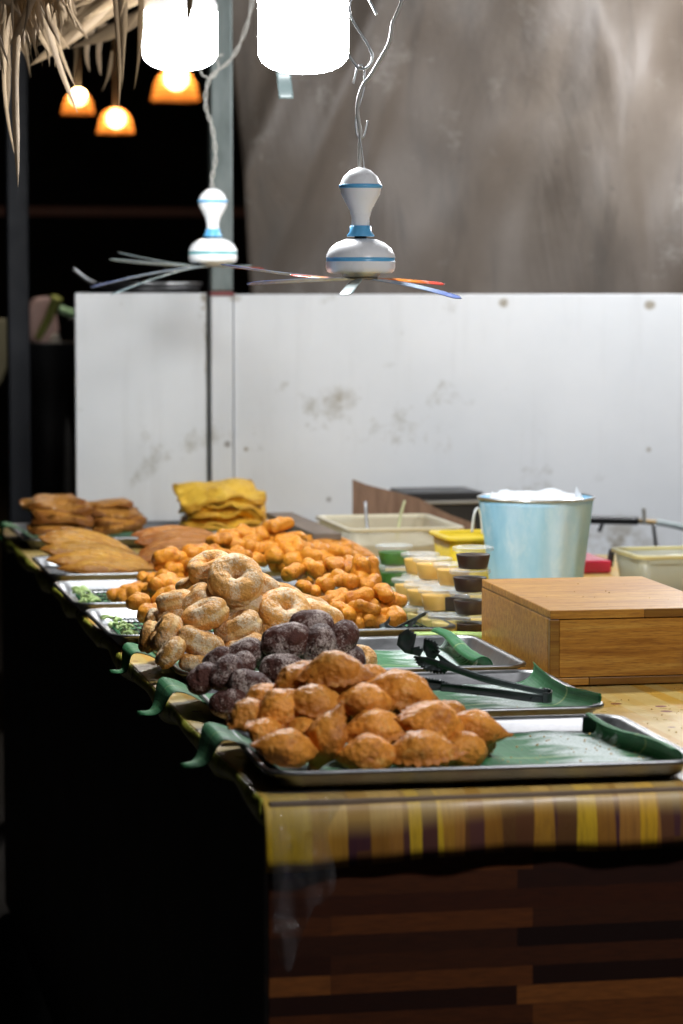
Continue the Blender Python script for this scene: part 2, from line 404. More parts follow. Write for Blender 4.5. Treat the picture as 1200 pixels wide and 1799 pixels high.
# ------------------------------------------------------------------ the table
TZ = .80; TX0 = .473; TYF = 2.69; TYB = 5.87; TX1 = 2.75
tab = empty('market_table', (0, 0, 0)); tag(tab, 'long stall counter with dark wood strip front and black left side', 'counter')
def wood_strips():
    t = NT('wood_strips')
    br = t.n('TexBrick'); br.offset = .37; br.offset_frequency = 1; br.squash = 1.35; br.squash_frequency = 3
    br.inputs['Color1'].default_value = (0, 0, 0, 1); br.inputs['Color2'].default_value = (1, 1, 1, 1)
    br.inputs['Mortar'].default_value = (.5, .5, .5, 1)
    br.inputs['Scale'].default_value = 1; br.inputs['Mortar Size'].default_value = .0002; br.inputs['Brick Width'].default_value = .205; br.inputs['Row Height'].default_value = .0195
    mp = t.mapping((1, 1, 1), rot=(R(-90), 0, 0)); t.l(mp, br.inputs['Vector'])
    gr = t.noise(20, 6, .65, t.mapping((2, 1, 30)), .4)
    c = t.ramp(br.outputs['Color'], [(0, (.010, .003, .002)), (.3, (.065, .016, .005)), (.45, (.020, .006, .004)), (.7, (.115, .032, .008)), (1, (.26, .085, .018))])
    c = t.mix(t.ramp(gr, [(.4, 0.0), (.7, .6)]), c, (.012, .005, .004))
    return t.set(c, .45, 0, t.bump(gr, .15, .001))
box('front_panel', TX0+.004, TX1-.01, TYF+.005, TYF+.03, .02, TZ-.02, wood_strips(), tab, .001)
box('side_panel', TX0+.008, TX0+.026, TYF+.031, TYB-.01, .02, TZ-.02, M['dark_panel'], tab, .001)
CX_, CY_ = 1.47, 5.06
box('table_back', TX0+.006, CX_-.004, CY_+.001, TYB, TZ-.019, TZ-.003, plain('ply_back', (.2, .14, .09), .7), tab, .001)
box('table_top', TX0+.006, TX1-.005, TYF+.008, CY_, TZ-.019, TZ-.003, plain('ply', (.2, .14, .09), .7), tab, .001)

def cloth_mat():
    t = NT('printed_oilcloth')
    uvn = t.tc.outputs['UV']
    mp = t.n('Mapping'); mp.inputs['Scale'].default_value = (1, .035, 1); t.l(uvn, mp.inputs[0])
    sh = t.noise(3, 2, .5, uvn)
    vo = t.n('TexVoronoi', voronoi_dimensions='2D', distance='CHEBYCHEV'); vo.inputs['Scale'].default_value = 62; vo.inputs['Randomness'].default_value = .85
    t.l(mp.outputs[0], vo.inputs['Vector'])
    sp = t.n('SeparateColor'); t.l(vo.outputs['Color'], sp.inputs[0])
    c = t.ramp(sp.outputs[0], [(0, (.06, .022, .03)), (.14, (.12, .055, .02)), (.26, (.33, .15, .03)), (.38, (.09, .035, .03)), (.46, (.58, .33, .02)), (.55, (.27, .12, .02)), (.68, (.60, .38, .025)), (.76, (.11, .045, .02)), (.86, (.38, .19, .025))], 'CONSTANT')
    gr = t.noise(60, 5, .7, (lambda m: (t.l(uvn, m.inputs[0]), m.outputs[0])[1])(t.n('Mapping')))
    mg = t.n('Mapping'); mg.inputs['Scale'].default_value = (14, 1, 1); t.l(uvn, mg.inputs[0])
    gr = t.noise(22, 5, .7, mg.outputs[0], .6)
    c = t.mix(t.ramp(gr, [(.45, 0.0), (.75, .55)]), c, (.10, .04, .02))
    # the flat print away from the hem is paler wood with scattered brown flecks
    sv = t.n('SeparateXYZ'); t.l(uvn, sv.inputs[0])
    pale = t.ramp(sp.outputs[1], [(0, (.60, .42, .11)), (.5, (.68, .50, .18)), (1, (.60, .34, .05))])
    pale = t.mix(t.ramp(gr, [(.5, 0.0), (.8, .4)]), pale, (.40, .22, .06))
    v2 = t.n('TexVoronoi'); v2.inputs['Scale'].default_value = 26; t.l(uvn, v2.inputs['Vector'])
    fleck = t.math('MULTIPLY', t.ramp(v2.outputs['Distance'], [(.16, 1.0), (.2, 0.0)]), 1.0)
    s2 = t.n('SeparateColor'); t.l(v2.outputs['Color'], s2.inputs[0])
    fleck = t.math('MULTIPLY', fleck, t.math('GREATER_THAN', s2.outputs[1], .62))
    pale = t.mix(fleck, pale, (.22, .05, .03))
    k = t.ramp(t.math('ADD', sv.outputs['Y'], t.math('MULTIPLY', sh, .06)), [(.060, 0.0), (.078, .55), (.15, .60), (.18, 1.0)])
    c = t.mix(k, c, pale)
    return t.set(c, t.math('MULTIPLY_ADD', t.noise(12, 4), .5, .10), 0, t.bump(gr, .06, .001, t.bump(t.noise(9, 3), .2, .006)), .3)
MC = cloth_mat()
# cross-section of the cloth from the hem up over the front edge and to the back
prof = [(-.001, -.060), (-.001, -.048), (-.001, -.035), (.0005, -.022), (.0040, -.012), (.0095, -.0055), (.016, -.0020), (.026, 0), (.06, 0), (.15, 0), (.4, 0), (1.0, 0), (2.0, 0), (CY_-TYF, 0), (TYB-TYF, 0)]
arc = [0]
for a, b in zip(prof, prof[1:]): arc.append(arc[-1]+math.hypot(b[0]-a[0], b[1]-a[1]))
NU = 260
def cl_pt(i, j):
    x = TX0 + (TX1-TX0)*(i/NU)**1.15; y, z = prof[j]
    w = max(0, min(1, -z/.066))
    yy = TYF + y + w*(.002*math.sin(x*34+1)+.001*math.sin(x*83)) - .003*w
    zz = TZ + z - w*.010*max(0, 1-(x-TX0)/.25) + w*.002*math.sin(x*21)
    if z == 0 and y > .03: zz += .0006*math.sin(x*15)*math.sin(y*11)
    return (x, yy, zz)
vs = [cl_pt(i, j) for j in range(len(prof)) for i in range(NU+1)]
fs = [(j*(NU+1)+i, j*(NU+1)+i+1, (j+1)*(NU+1)+i+1, (j+1)*(NU+1)+i) for j in range(len(prof)-1) for i in range(NU) if not (j == len(prof)-2 and cl_pt(i, 5)[0] > CX_)]
me = mesh('tablecloth', vs, fs); ul = me.uv_layers.new(name='UVMap')
for l in me.loops:
    i = l.vertex_index % (NU+1); j = l.vertex_index//(NU+1); ul.data[l.index].uv = (me.vertices[l.vertex_index].co.x, arc[j])
tc = link('tablecloth', me, MC); solid(tc, .0012, -1)
tag(tc, 'glossy yellow and brown wood-print oilcloth covering the stall counter', 'tablecloth')
def side_f(u, v):
    y = TYF+.01 + u*(TYB-TYF-.01); a = v
    pts = [(.004, -.022), (-.002, -.014), (-.001, -.004), (.0015, -.0005)]
    q = v*3; k = min(2, int(q)); f = q-k
    x = pts[k][0]+(pts[k+1][0]-pts[k][0])*f; z = pts[k][1]+(pts[k+1][1]-pts[k][1])*f
    return (TX0+x+(1-v)*.003*math.sin(y*29)-.0012, y, TZ+z*(1+.3*math.sin(y*17))-.0002)
cm = plain('oilcloth_edge', (.50, .50, .07), .3, var=.5, sc=28)
o = link('side_flap', grid_me('side_flap', side_f, 200, 6), cm, tc); solid(o, .001, -1)

# clear film folded over the front left corner
def film_mat():
    t = NT('clear_film'); tr = t.n('BsdfTransparent'); gl = t.n('BsdfGlossy'); gl.inputs['Roughness'].default_value = .12
    df = t.n('BsdfDiffuse'); df.inputs[0].default_value = (.6, .6, .62, 1)
    tr.inputs[0].default_value = (.93, .94, .95, 1)
    b = t.bump(t.noise(34, 4, .7, t.mapping((3, 1, 1)), 1.5), .9, .012); t.l(b, gl.inputs['Normal'])
    fr = t.n('LayerWeight'); fr.inputs['Blend'].default_value = .2; t.l(b, fr.inputs['Normal'])
    m1 = t.n('MixShader'); t.l(t.math('MULTIPLY_ADD', t.math('POWER', fr.outputs['Facing'], 2.2), .6, .05), m1.inputs[0]); t.l(tr.outputs[0], m1.inputs[1]); t.l(gl.outputs[0], m1.inputs[2])
    m2 = t.n('MixShader'); m2.inputs[0].default_value = .03; t.l(m1.outputs[0], m2.inputs[1]); t.l(df.outputs[0], m2.inputs[2])
    t.l(m2.outputs[0], t.out.inputs[0]); return t.m
def film_f(u, v):
    x = TX0+.004 + u*.075*(.6+.4*v+.12*math.sin(v*7)); dz = (.15+.03*math.sin(u*5))*(1-v) - .01
    s = (1-u)*.5+.5
    y = TYF-.013 - .005*math.sin(x*260+3*v) * (1-v)*s - .004*math.sin(x*120+v*5)*(1-v) - .012*(1-v)
    z = TZ+.002 - max(0, dz)
    if v > .94: y = TYF-.013 + (v-.94)/.06*.05; z = TZ+.0025
    z += .02*(1-v)*math.sin(x*40)*.5
    return (x, y, z)
o = link('plastic_film', grid_me('plastic_film', film_f, 60, 50), film_mat())
tag(o, 'clear crumpled plastic film hanging over the front left table corner', 'plastic film')

# ------------------------------------------------------------------ trays
def metal_mat():
    t = NT('tray_steel'); f = t.noise(14, 6, .7, t.mapping((1, 6, 1))); f2 = t.noise(150, 3, .6, t.mapping((8, 1, 1)))
    c = t.ramp(f, [(.3, (.20, .205, .21)), (.7, (.35, .355, .36))])
    return t.set(c, t.math('MULTIPLY_ADD', f, .3, .24), 1, t.bump(f2, .08, .001))
MT = metal_mat()
def rrect(w, d, r, z, n=8):
    out = []
    r = min(r, w/2-.001, d/2-.001)
    for (cx, cy, a0) in ((w/2-r, d/2-r, 0), (-w/2+r, d/2-r, 90), (-w/2+r, -d/2+r, 180), (w/2-r, -d/2+r, 270)):
        for k in range(n+1):
            a = R(a0+90*k/n); out.append((cx+r*math.cos(a), cy+r*math.sin(a), z))
    return out
def ring_me(name, rings, closed=True):
    vs, fs = [], []; n = len(rings[0])
    for rg in rings: vs += rg
    for j in range(len(rings)-1):
        for i in range(n):
            k = (i+1) % n; fs.append((j*n+i, j*n+k, (j+1)*n+k, (j+1)*n+i))
    if closed: fs.append(tuple((len(rings)-1)*n+i for i in range(n)))
    return mesh(name, vs, fs)
def tray(x0, y0, w, d, rz, label, h=.021):
    """x0,y0 = front left corner"""
    c = Vector((w/2, d/2, 0)); c.rotate(Euler((0, 0, rz)))
    rings = [rrect(w-.002, d-.002, .030, h-.0035), rrect(w, d, .031, h-.001), rrect(w-.003, d-.003, .030, h+.0006), rrect(w-.009, d-.009, .028, h), rrect(w-.014, d-.014, .026, h-.003),
             rrect(w-.026, d-.026, .024, .006), rrect(w-.034, d-.034, .022, .0022), rrect(w-.048, d-.048, .016, .0012)]
    me = ring_me('serving_tray', rings)
    o = link('serving_tray', me, MT); o.location = (x0+c.x, y0+c.y, TZ+.0012); o.rotation_euler = (0, 0, rz)
    solid(o, .0008, 1)
    return tag(o, label, 'tray', 'steel trays in a line down the counter')
trays = [
 (.480, 2.715, .445, .315, R(-1.2), 'steel tray at the front edge of the counter holding the crimped puffs'),
 (.494, 3.085, .445, .315, R(-1.0), 'steel tray with black tongs lying across it, second from the front'),
 (.500, 3.440, .445, .315, R(-.5), 'steel tray under the sugared ring donuts, third from the front'),
 (.462, 3.835, .490, .330, R(.3), 'steel tray with wire rack and green stems, fourth from the front'),
 (.456, 4.235, .490, .330, R(.3), 'steel tray with wire rack beside the small dough heap, fifth from front'),
 (.462, 4.670, .480, .330, R(.2), 'steel tray under the long folded crepes, sixth from the front'),
 (.478, 5.330, .480, .36, R(.2), 'steel tray at the far end under the flat pastry stacks')]
for a in trays: tray(*a)

# ------------------------------------------------------------------ banana leaves
def leaf_mat():
    t = NT('banana_leaf'); uvn = t.tc.outputs['UV']
    s = t.n('SeparateXYZ'); t.l(uvn, s.inputs[0])
    wv = t.n('Mapping'); wv.inputs['Scale'].default_value = (60, .6, 1); t.l(uvn, wv.inputs[0])
    vein = t.noise(2.2, 3, .5, wv.outputs[0], .3)
    f = t.noise(5, 5, .6, uvn)
    c = t.ramp(f, [(.3, (.030, .155, .055)), (.7, (.065, .24, .10))])
    c = t.mix(t.ramp(vein, [(.45, 0.0), (.75, .5)]), c, (.016, .075, .035))
    mid = t.math('ABSOLUTE', t.math('SUBTRACT', s.outputs['Y'], .42))
    c = t.mix(t.ramp(mid, [(.006, .8), (.013, 0.0)]), c, (.30, .42, .16))
    # grated sugar / crumbs spilled near the right end
    g = t.noise(150, 3, .8, uvn); pn = t.noise(9, 4, .6, uvn)
    zone = t.ramp(t.math('ADD', s.outputs['X'], t.math('MULTIPLY', t.math('SUBTRACT', pn, .5), .30)), [(.74, 0.0), (.83, 1.0), (.90, 1.0), (.93, 0.0)])
    dust = t.math('MULTIPLY', zone, t.ramp(g, [(.34, 0.0), (.50, 1.0)]))
    c = t.mix(dust, c, (.72, .80, .78))
    g3 = t.noise(260, 2, .7, uvn); c = t.mix(t.ramp(g3, [(.66, 0.0), (.72, .4)]), c, (.42, .55, .45))
    b = t.bump(vein, .45, .0015); b = t.bump(f, .3, .006, b)
    return t.set(c, t.math('MULTIPLY_ADD', g3, .35, .36), 0, b, .16)
ML = leaf_mat()
def leaf(label, tip, xr, y0, y1, curl_r, curl_h, rows=28, cols=110, tipw=.045, tipdrop=.03, tipout=.05, curl_turn=200, ystart=.0, seed=0):
    """liner lying in a tray: from a tip flopping over the left rim to a curl at the right rim.
       tip = y centre of the tip; xr = x where the curl begins"""
    xL = .515
    prof = [(-tipout, -tipdrop), (-tipout*.6, -tipdrop*.25), (-.022, .006+.02), (-.004, .0255), (.012, .018), (.030, .008)]
    pts = [(xL+a-.03, b) for a, b in prof]
    L = xr - pts[-1][0]
    for k in range(1, 13): pts.append((pts[5][0]+L*k/12, .0065 + .0012*math.sin(k*1.9+seed)))
    cx = xr
    for k in range(1, 13):
        a = R(curl_turn*k/12); rr = curl_r*(1-.35*k/12)
        pts.append((cx+rr*math.sin(a)+curl_h*k/12, .0065+curl_r-rr*math.cos(a)))
    sp = smooth_path([Vector((x, 0, z)) for x, z in pts], 4)
    ac = [0]
    for a, b in zip(sp, sp[1:]): ac.append(ac[-1]+(b-a).length)
    T = ac[-1]
    def at(s):
        d = s*T
        for i in range(len(ac)-1):
            if ac[i+1] >= d:
                f = (d-ac[i])/max(1e-9, ac[i+1]-ac[i]); return sp[i].lerp(sp[i+1], f)
        return sp[-1]
    def F(u, v):
        p = at(u)
        w = max(0, min(1, (u-.11)/.17)); w = w*w*(3-2*w)
        ya = tip - tipw*.5 + (y0-(tip-tipw*.5))*w; yb = tip + tipw*.5 + (y1-(tip+tipw*.5))*w
        if u < .11:
            q = (u/.11)**.75; m = (ya+yb)/2; ya = m+(ya-m)*(.06+.94*q); yb = m+(yb-m)*(.06+.94*q)
        y = ya+(yb-ya)*v
        z = TZ + p.z + .0010*noise.noise(Vector((p.x*30, y*30, seed)))
        if u < .10: z += .006*math.sin(v*math.pi)*(1-u/.1) - .004*(1-u/.1)*(v-.5)
        if u > .8: z += .004*(u-.8)/.2*math.sin(v*5+seed)
        x = p.x + .005*math.sin(v*4+seed)*max(0, (u-.8)/.2)
        return (x, y, z)
    o = link('banana_leaf', grid_me('banana_leaf', F, cols, rows), ML); solid(o, .0007, 1)
    return tag(o, label, 'leaf', 'banana leaves lining the trays')
leaf('banana leaf lining the front tray, its edge curled along the right end', 2.955, .897, 2.731, 3.010, .0125, .0, tipw=.125, tipdrop=.012, tipout=.056, seed=1)
leaf('banana leaf under the long tongs, right end standing up in a wave', 3.31, .912, 3.101, 3.378, .018, .010, tipw=.125, tipdrop=.008, tipout=.056, curl_turn=125, seed=2.3)
leaf('banana leaf in the sugared donut tray, right end rolled into a thick scroll', 3.66, .889, 3.456, 3.733, .0165, .0, tipw=.11, tipdrop=.006, tipout=.046, curl_turn=235, seed=4)
leaf('banana leaf under the far flat pastry stacks, tip drooping over the corner', 5.62, .90, 5.37, 5.65, .010, .0, tipw=.12, tipdrop=.0, tipout=.04, seed=5)
def flat_leaf(label, x0, x1, y0, y1, seed):
    def F(u, v): 
        x = x0+(x1-x0)*u; y = y0+(y1-y0)*v
        return (x, y, TZ+.0055+.0012*noise.noise(Vector((x*20, y*20, seed))))
    o = link('banana_leaf', grid_me('banana_leaf', F, 60, 24), ML); solid(o, .0006, 1)
    tag(o, label, 'leaf', 'banana leaves lining the trays')
flat_leaf('banana leaf beneath the wire rack of the fourth tray', .492, .93, 3.875, 4.13, 3)
flat_leaf('banana leaf beneath the wire rack of the fifth tray', .487, .92, 4.275, 4.53, 6)
flat_leaf('banana leaf beneath the folded crepes', .525, .92, 4.71, 4.96, 8)
# wire racks
def rack(x0, x1, y0, y1, z, label):
    vs, fs = [], []
    n = int((x1-x0)/.009)
    for i in range(n+1):
        x = x0+(x1-x0)*i/n; tube_add(vs, fs, [(x, y0, z), (x, y1, z)], .0009, 5)
    for y in [y0+(y1-y0)*k/6 for k in range(7)]: tube_add(vs, fs, [(x0, y, z-.0017), (x1, y, z-.0017)], .0013, 5)
    o = link('wire_rack', mesh('wire_rack', vs, fs), plain('rack_wire', (.06, .065, .065), .3, .8))
    tag(o, label, 'rack')
rack(.500, .925, 3.862, 4.128, TZ+.0125, 'dark wire cooling rack set in the fourth tray')
rack(.494, .918, 4.262, 4.528, TZ+.0125, 'dark wire cooling rack set in the fifth tray')
# chopped pale green stems along the left rims
MG = plain('pale_stem', (.40, .54, .20), .45, var=.25, sc=50)
def stems(label, y0, y1, x, seed):
    rnd = random.Random(seed); vs, fs = [], []
    for k in range(26):
        y = y0+(y1-y0)*rnd.random(); xx = x+rnd.uniform(-.006, .012); a = rnd.uniform(0, 3.1); L = rnd.uniform(.005, .012)
        z = TZ+.009+rnd.uniform(0, .008)
        tube_add(vs, fs, smooth_path([(xx-L*math.cos(a), y-L*math.sin(a), z), (xx, y, z+.003), (xx+L*math.cos(a), y+L*math.sin(a), z)], 3), rnd.uniform(.0015, .0032), 7)
    o = link('chopped_greens', mesh('chopped_greens', vs, fs), MG); tag(o, label, 'greens', kind='stuff')
stems('pale chopped green stems along the left rim of the fourth tray', 3.87, 4.11, .494, 1)
stems('pale chopped green stems along the left rim of the fifth tray', 4.27, 4.52, .488, 2)
o = tube('green_stalk', [atZ(728, 1121, TZ+.012), atZ(790, 1120, TZ+.013), atZ(856, 1122, TZ+.012)], .0088, plain('stem_green', (.36, .52, .13), .4, var=.15, sc=20), n=16)
tag(o, 'long pale green stem lying in front of the sauce cups', 'stem')

# ------------------------------------------------------------------ pastry shapes
def ico(sub):
    bm = bmesh.new(); bmesh.ops.create_icosphere(bm, subdivisions=sub, radius=1)
    vs = [v.co.copy() for v in bm.verts]; fs = [tuple(v.index for v in f.verts) for f in bm.faces]; bm.free(); return vs, fs
ICO4 = ico(4); ICO5 = ico(5)
def puff_me(seed):
    rnd = random.Random(seed); vs = []
    a, b, h = .0305*rnd.uniform(.92, 1.10), .0225*rnd.uniform(.9, 1.1), .0205*rnd.uniform(.92, 1.10)
    off = Vector((seed*3.1, 1.7, 0)); sk = rnd.uniform(-.25, .25)
    for d in ICO5[0]:
        az = math.atan2(d.y, d.x)
        tp = 1-.50*abs(d.x)**2.2
        x = a*d.x*(1+.16*abs(d.x)**3); y = b*d.y*tp + sk*.3*abs(x)*(1 if d.y > 0 else .2); z = h*d.z*tp*(1.06 if d.z > 0 else .85)
        # crimped seam along one edge
        if math.sin(az) > -.15:
            e = math.exp(-(d.z/.13)**2)*min(1, (math.sin(az)+.15)*3)
            k = .0042*e*(1+.45*math.sin(az*24+seed)); n = Vector((math.cos(az), math.sin(az), 0)); x += n.x*k; y += n.y*k; z += .0010*e*math.sin(az*26)
        p = Vector((x, y, z)); f = noise.noise(p*38+off)*.0030 + max(0, noise.noise(p*110+off))*.0026 + noise.noise(p*260+off)*.0005
        vs.append(p + d*f)
    return mesh('puff', vs, ICO5[1])
def bun_me(seed):
    rnd = random.Random(seed); a, b, h = .0275*rnd.uniform(.92, 1.08), .0205*rnd.uniform(.92, 1.08), .0190*rnd.uniform(.92, 1.08); vs = []
    off = Vector((seed*5.3, 0, 2))
    for d in ICO4[0]:
        p = Vector((a*d.x, b*d.y*(1-.1*abs(d.x)), h*d.z)); vs.append(p + d*(noise.noise(p*42+off)*.0034+noise.noise(p*130+off)*.0007))
    return mesh('bun', vs, ICO4[1])
def ring_me2(seed):
    rnd = random.Random(seed); Rm = .0168*rnd.uniform(.95, 1.08); r0 = .0140*rnd.uniform(.95, 1.05); N, K = 64, 32; vs, fs = [], []
    off = Vector((seed*2.7, 4, 0)); ov = rnd.uniform(.93, 1.1)
    for i in range(N):
        a = 2*math.pi*i/N; rr = r0*(1+.10*noise.noise(Vector((math.cos(a)*1.3, math.sin(a)*1.3, seed*1.0))))
        for k in range(K):
            g = 2*math.pi*k/K; q = Rm + rr*math.cos(g)
            z = rr*math.sin(g)*1.10; z = math.copysign(abs(z)**.92*(r0**.08), z)
            p = Vector((q*math.cos(a)*ov, q*math.sin(a)/ov, z))
            n = Vector((math.cos(g)*math.cos(a), math.cos(g)*math.sin(a), math.sin(g)))
            seam = -.0020*math.exp(-((math.sin(g)-.05)/.16)**2) if math.cos(g) > 0 else 0
            vs.append(p + n*(noise.noise(p*40+off)*.0014 + noise.noise(p*140+off)*.0005 + seam))
    for i in range(N):
        for k in range(K):
            j = (i+1) % N; l = (k+1) % K; fs.append((i*K+k, j*K+k, j*K+l, i*K+l))
    return mesh('ring', vs, fs)
def knot_me(seed):
    rnd = random.Random(seed)
    caps = []
    sgap = rnd.uniform(.010, .0135); ang = rnd.uniform(-.22, .22)+(.9 if seed % 3 == 0 else 0)
    for s in (-1, 1):
        L = rnd.uniform(.009, .017); a = ang*s; cz = rnd.uniform(-.003, .003)
        d = Vector((math.cos(a), math.sin(a), rnd.uniform(-.25, .25)*.6)); c = Vector((rnd.uniform(-.003, .003), s*sgap*(0.35 if seed % 3 == 0 else 1), cz))
        caps.append((c-d*L, c+d*L, rnd.uniform(.0115, .0150), rnd.uniform(.1, .7)))
    def sd(p):
        v = 0
        for a, b, r, k in caps:
            ab = b-a; t = max(0, min(1, (p-a).dot(ab)/ab.length_squared)); rr = r*(1+.22*(abs(2*t-1)**2)*k)
            v += math.exp(-((p-(a+ab*t)).length-rr)*420)
        return -math.log(max(v, 1e-30))/420
    off = Vector((seed*1.9, 0, 0)); vs = []
    for d in ICO4[0]:
        t = .05
        for _ in range(14):
            s = sd(d*t)
            t -= s*.8
            if t < .003: t = .003; break
        p = d*t*.765; vs.append(p + d*(noise.noise(p*60+off)*.0034+noise.noise(p*160+off)*.0007))
    return mesh('knot', vs, ICO4[1])
def crepe_me(seed, a=.094, b=.034, h=.0115):
    vs = []; off = Vector((seed*1.3, 0, 7)); rnd = random.Random(seed); bend = rnd.uniform(.02, .05); sk = rnd.uniform(-.1, .1)
    for d in ICO5[0]:
        tp = (1-.55*abs(d.x)**2.2)
        x = a*d.x; y = b*d.y*tp + bend*.5*abs(x)*.3 + sk*x; z = h*d.z*(1-.3*d.x*d.x) + .007*(1-(d.y*1.0)**2)*(1-d.x*d.x)
        p = Vector((x, y, z))
        lay = .0016*math.sin(d.z*9+d.y*3)*(1-abs(d.z))
        p += Vector((d.x*.4, d.y, 0))*lay
        vs.append(p + d*(fbm(Vector((x*20, y*60, z*60))+off, 3)*.0018) + Vector((0, 0, .0016*math.sin(y*420+math.sin(x*30)*2+seed)*(1-d.x*d.x))))
    return mesh('crepe', vs, ICO5[1])
def slab_me(seed, w=.062, d_=.055, h=.009, wav=.006, name='slab', sag=.004):
    vs = []; off = Vector((seed*2.1, 9, 0))
    for d in ICO5[0]:
        m = (abs(d.x)**4+abs(d.y)**4)**.25; s = 1/max(m, .35) if m > .35 else m/.35/.35*.35/.35 if False else 1/max(m, .35)
        x = w*d.x*s*min(1, m/.35 if m < .35 else 1)*.98; y = d_*d.y*s*min(1, m/.35 if m < .35 else 1)*.98
        q = max(abs(x)/w, abs(y)/d_)
        z = math.copysign(h*(1-min(1, q)**6*.75)*min(1, abs(d.z)*3.2), d.z)
        wz = wav*fbm(Vector((x*14, y*14, 0))+off, 2)*1.4*(.3+q) - sag*q*q
        lay = 1+.05*noise.noise(Vector((x*20, y*20, z*260))+off)
        p = Vector((x*lay, y*lay, z + wz)); vs.append(p + d*fbm(p*45+off, 3)*.0018)
    return mesh(name, vs, ICO5[1])

ORD = ['first', 'second', 'third', 'fourth', 'fifth', 'sixth', 'seventh', 'eighth', 'ninth', 'tenth', 'eleventh', 'twelfth', 'thirteenth', 'fourteenth']
def place(name, me, mat, px, py, Y, a=0, tilt=0, yaw=0, s=1):
    o = bpy.data.objects.new(name, me); COL.objects.link(o)
    if not me.materials: me.materials.append(mat)
    o.location = atY(px, py, Y)
    o.rotation_euler = (Matrix.Rotation(R(-a), 3, 'Y') @ Matrix.Rotation(R(tilt), 3, 'X') @ Matrix.Rotation(R(yaw), 3, 'Z')).to_euler()
    o.scale = (s, s, s); return o
def heap(name, meshes, mat, rows, desc, where, cat, group, seed=1):
    rnd = random.Random(seed); n = 0
    for rowname, items in rows:
        items = sorted(items, key=lambda q: q[0])
        for i, it in enumerate(items):
            px, py, Y = it[:3]; a = it[3] if len(it) > 3 else rnd.uniform(-25, 25); tilt = it[4] if len(it) > 4 else rnd.uniform(-25, 25)
            yaw = it[5] if len(it) > 5 else rnd.uniform(0, 360); s = it[6] if len(it) > 6 else rnd.uniform(.94, 1.06)
            me = meshes[(n*5+3) % len(meshes)] if len(it) < 8 else meshes[it[7] % len(meshes)]; n += 1
            o = place(name, me, mat, px, py, Y, a, tilt, yaw, s)
            pos = ORD[i]+' from left in' if len(items) > 1 else 'alone at'
            tag(o, f'{desc}, {pos} {rowname} {where}', cat, group)

# crimped puffs, front tray
P = [puff_me(k) for k in range(6)]
heap('curry_puff', P, M['puff'], [
 ('front row', [(503, 1317, 2.775, -12, 25, 10, 1.0), (574, 1300, 2.80, 62, 20, 5, .98), (646, 1330, 2.775, 2, 15, -8, 1.02), (742, 1326, 2.77, 4, 12, 172, 1.1), (815, 1322, 2.80, -25, 30, 40, .9)]),
 ('second row', [(468, 1292, 2.83, -35, 20, 30, .85), (532, 1292, 2.835, 30, 10, 60, .9), (660, 1284, 2.82, 8, 25, 175, 1.02), (759, 1276, 2.82, -22, 30, 20, 1.18), (833, 1283, 2.845, -6, 10, -15, .98), (838, 1310, 2.86, 20, 0, 50, .85)]),
 ('third row', [(436, 1258, 2.87, 10, 20, 40, .85), (488, 1250, 2.86, 28, 35, 190, .98), (557, 1241, 2.86, -12, 20, 178, 1.05), (642, 1238, 2.86, -10, 15, 15, 1.0), (604, 1268, 2.90, 0, 0, 80, 1.0), (720, 1262, 2.90, 10, 0, 90, 1.0), (790, 1262, 2.93, 0, 0, 60, .95)]),
 ('upper row', [(518, 1203, 2.925, 38, 0, 10, 1.0), (462, 1232, 2.93, 30, 0, 30, .9), (705, 1221, 2.89, -14, 22, 185, 1.15), (650, 1205, 2.95, -10, 0, 90, 1.0)]),
 ('very top', [(590, 1186, 2.90, 3, 18, 178, 1.05)]),
], 'golden crimped puff', 'of front heap', 'pastry', 'golden crimped puffs heaped on the front tray', 3)
# dark sugared buns
Bn = [bun_me(k) for k in range(5)]
heap('dark_bun', Bn, M['dark_bun'], [
 ('bottom row', [(358, 1192, 3.13, 30, 0, 30, .85), (398, 1182, 3.12, 40, 10, 20, .9), (440, 1207, 3.10, -18, 20, 0, 1.0), (402, 1236, 3.085, 10, 10, 0, .85), (450, 1238, 3.105, -5, 0, 20, .85), (500, 1225, 3.16, 0, 0, 0, 1)]),
 ('middle row', [(384, 1160, 3.20, 30, 0, 0, .75), (432, 1148, 3.20, 15, 10, 20, .9), (498, 1179, 3.14, -6, 20, 5, 1.05), (560, 1180, 3.20, 30, 0, 60, 1.0), (468, 1152, 3.22, 0, 0, 60, .9), (612, 1165, 3.22, 30, 0, 40, 1.0), (425, 1175, 3.16, 65, 0, 10, .82)]),
 ('upper row', [(505, 1128, 3.19, 8, 15, 5, 1.18), (560, 1136, 3.185, 68, 10, 10, 1.05), (603, 1122, 3.22, 50, 0, 30, .95), (540, 1150, 3.24, 0, 0, 70, 1.0)]),
 ('very top', [(548, 1102, 3.23, -8, 10, 20, 1.1)]),
], 'sugar-dusted dark brown bun', 'of dark bun heap', 'pastry', 'dark sugared buns heaped between puffs and donuts', 5)
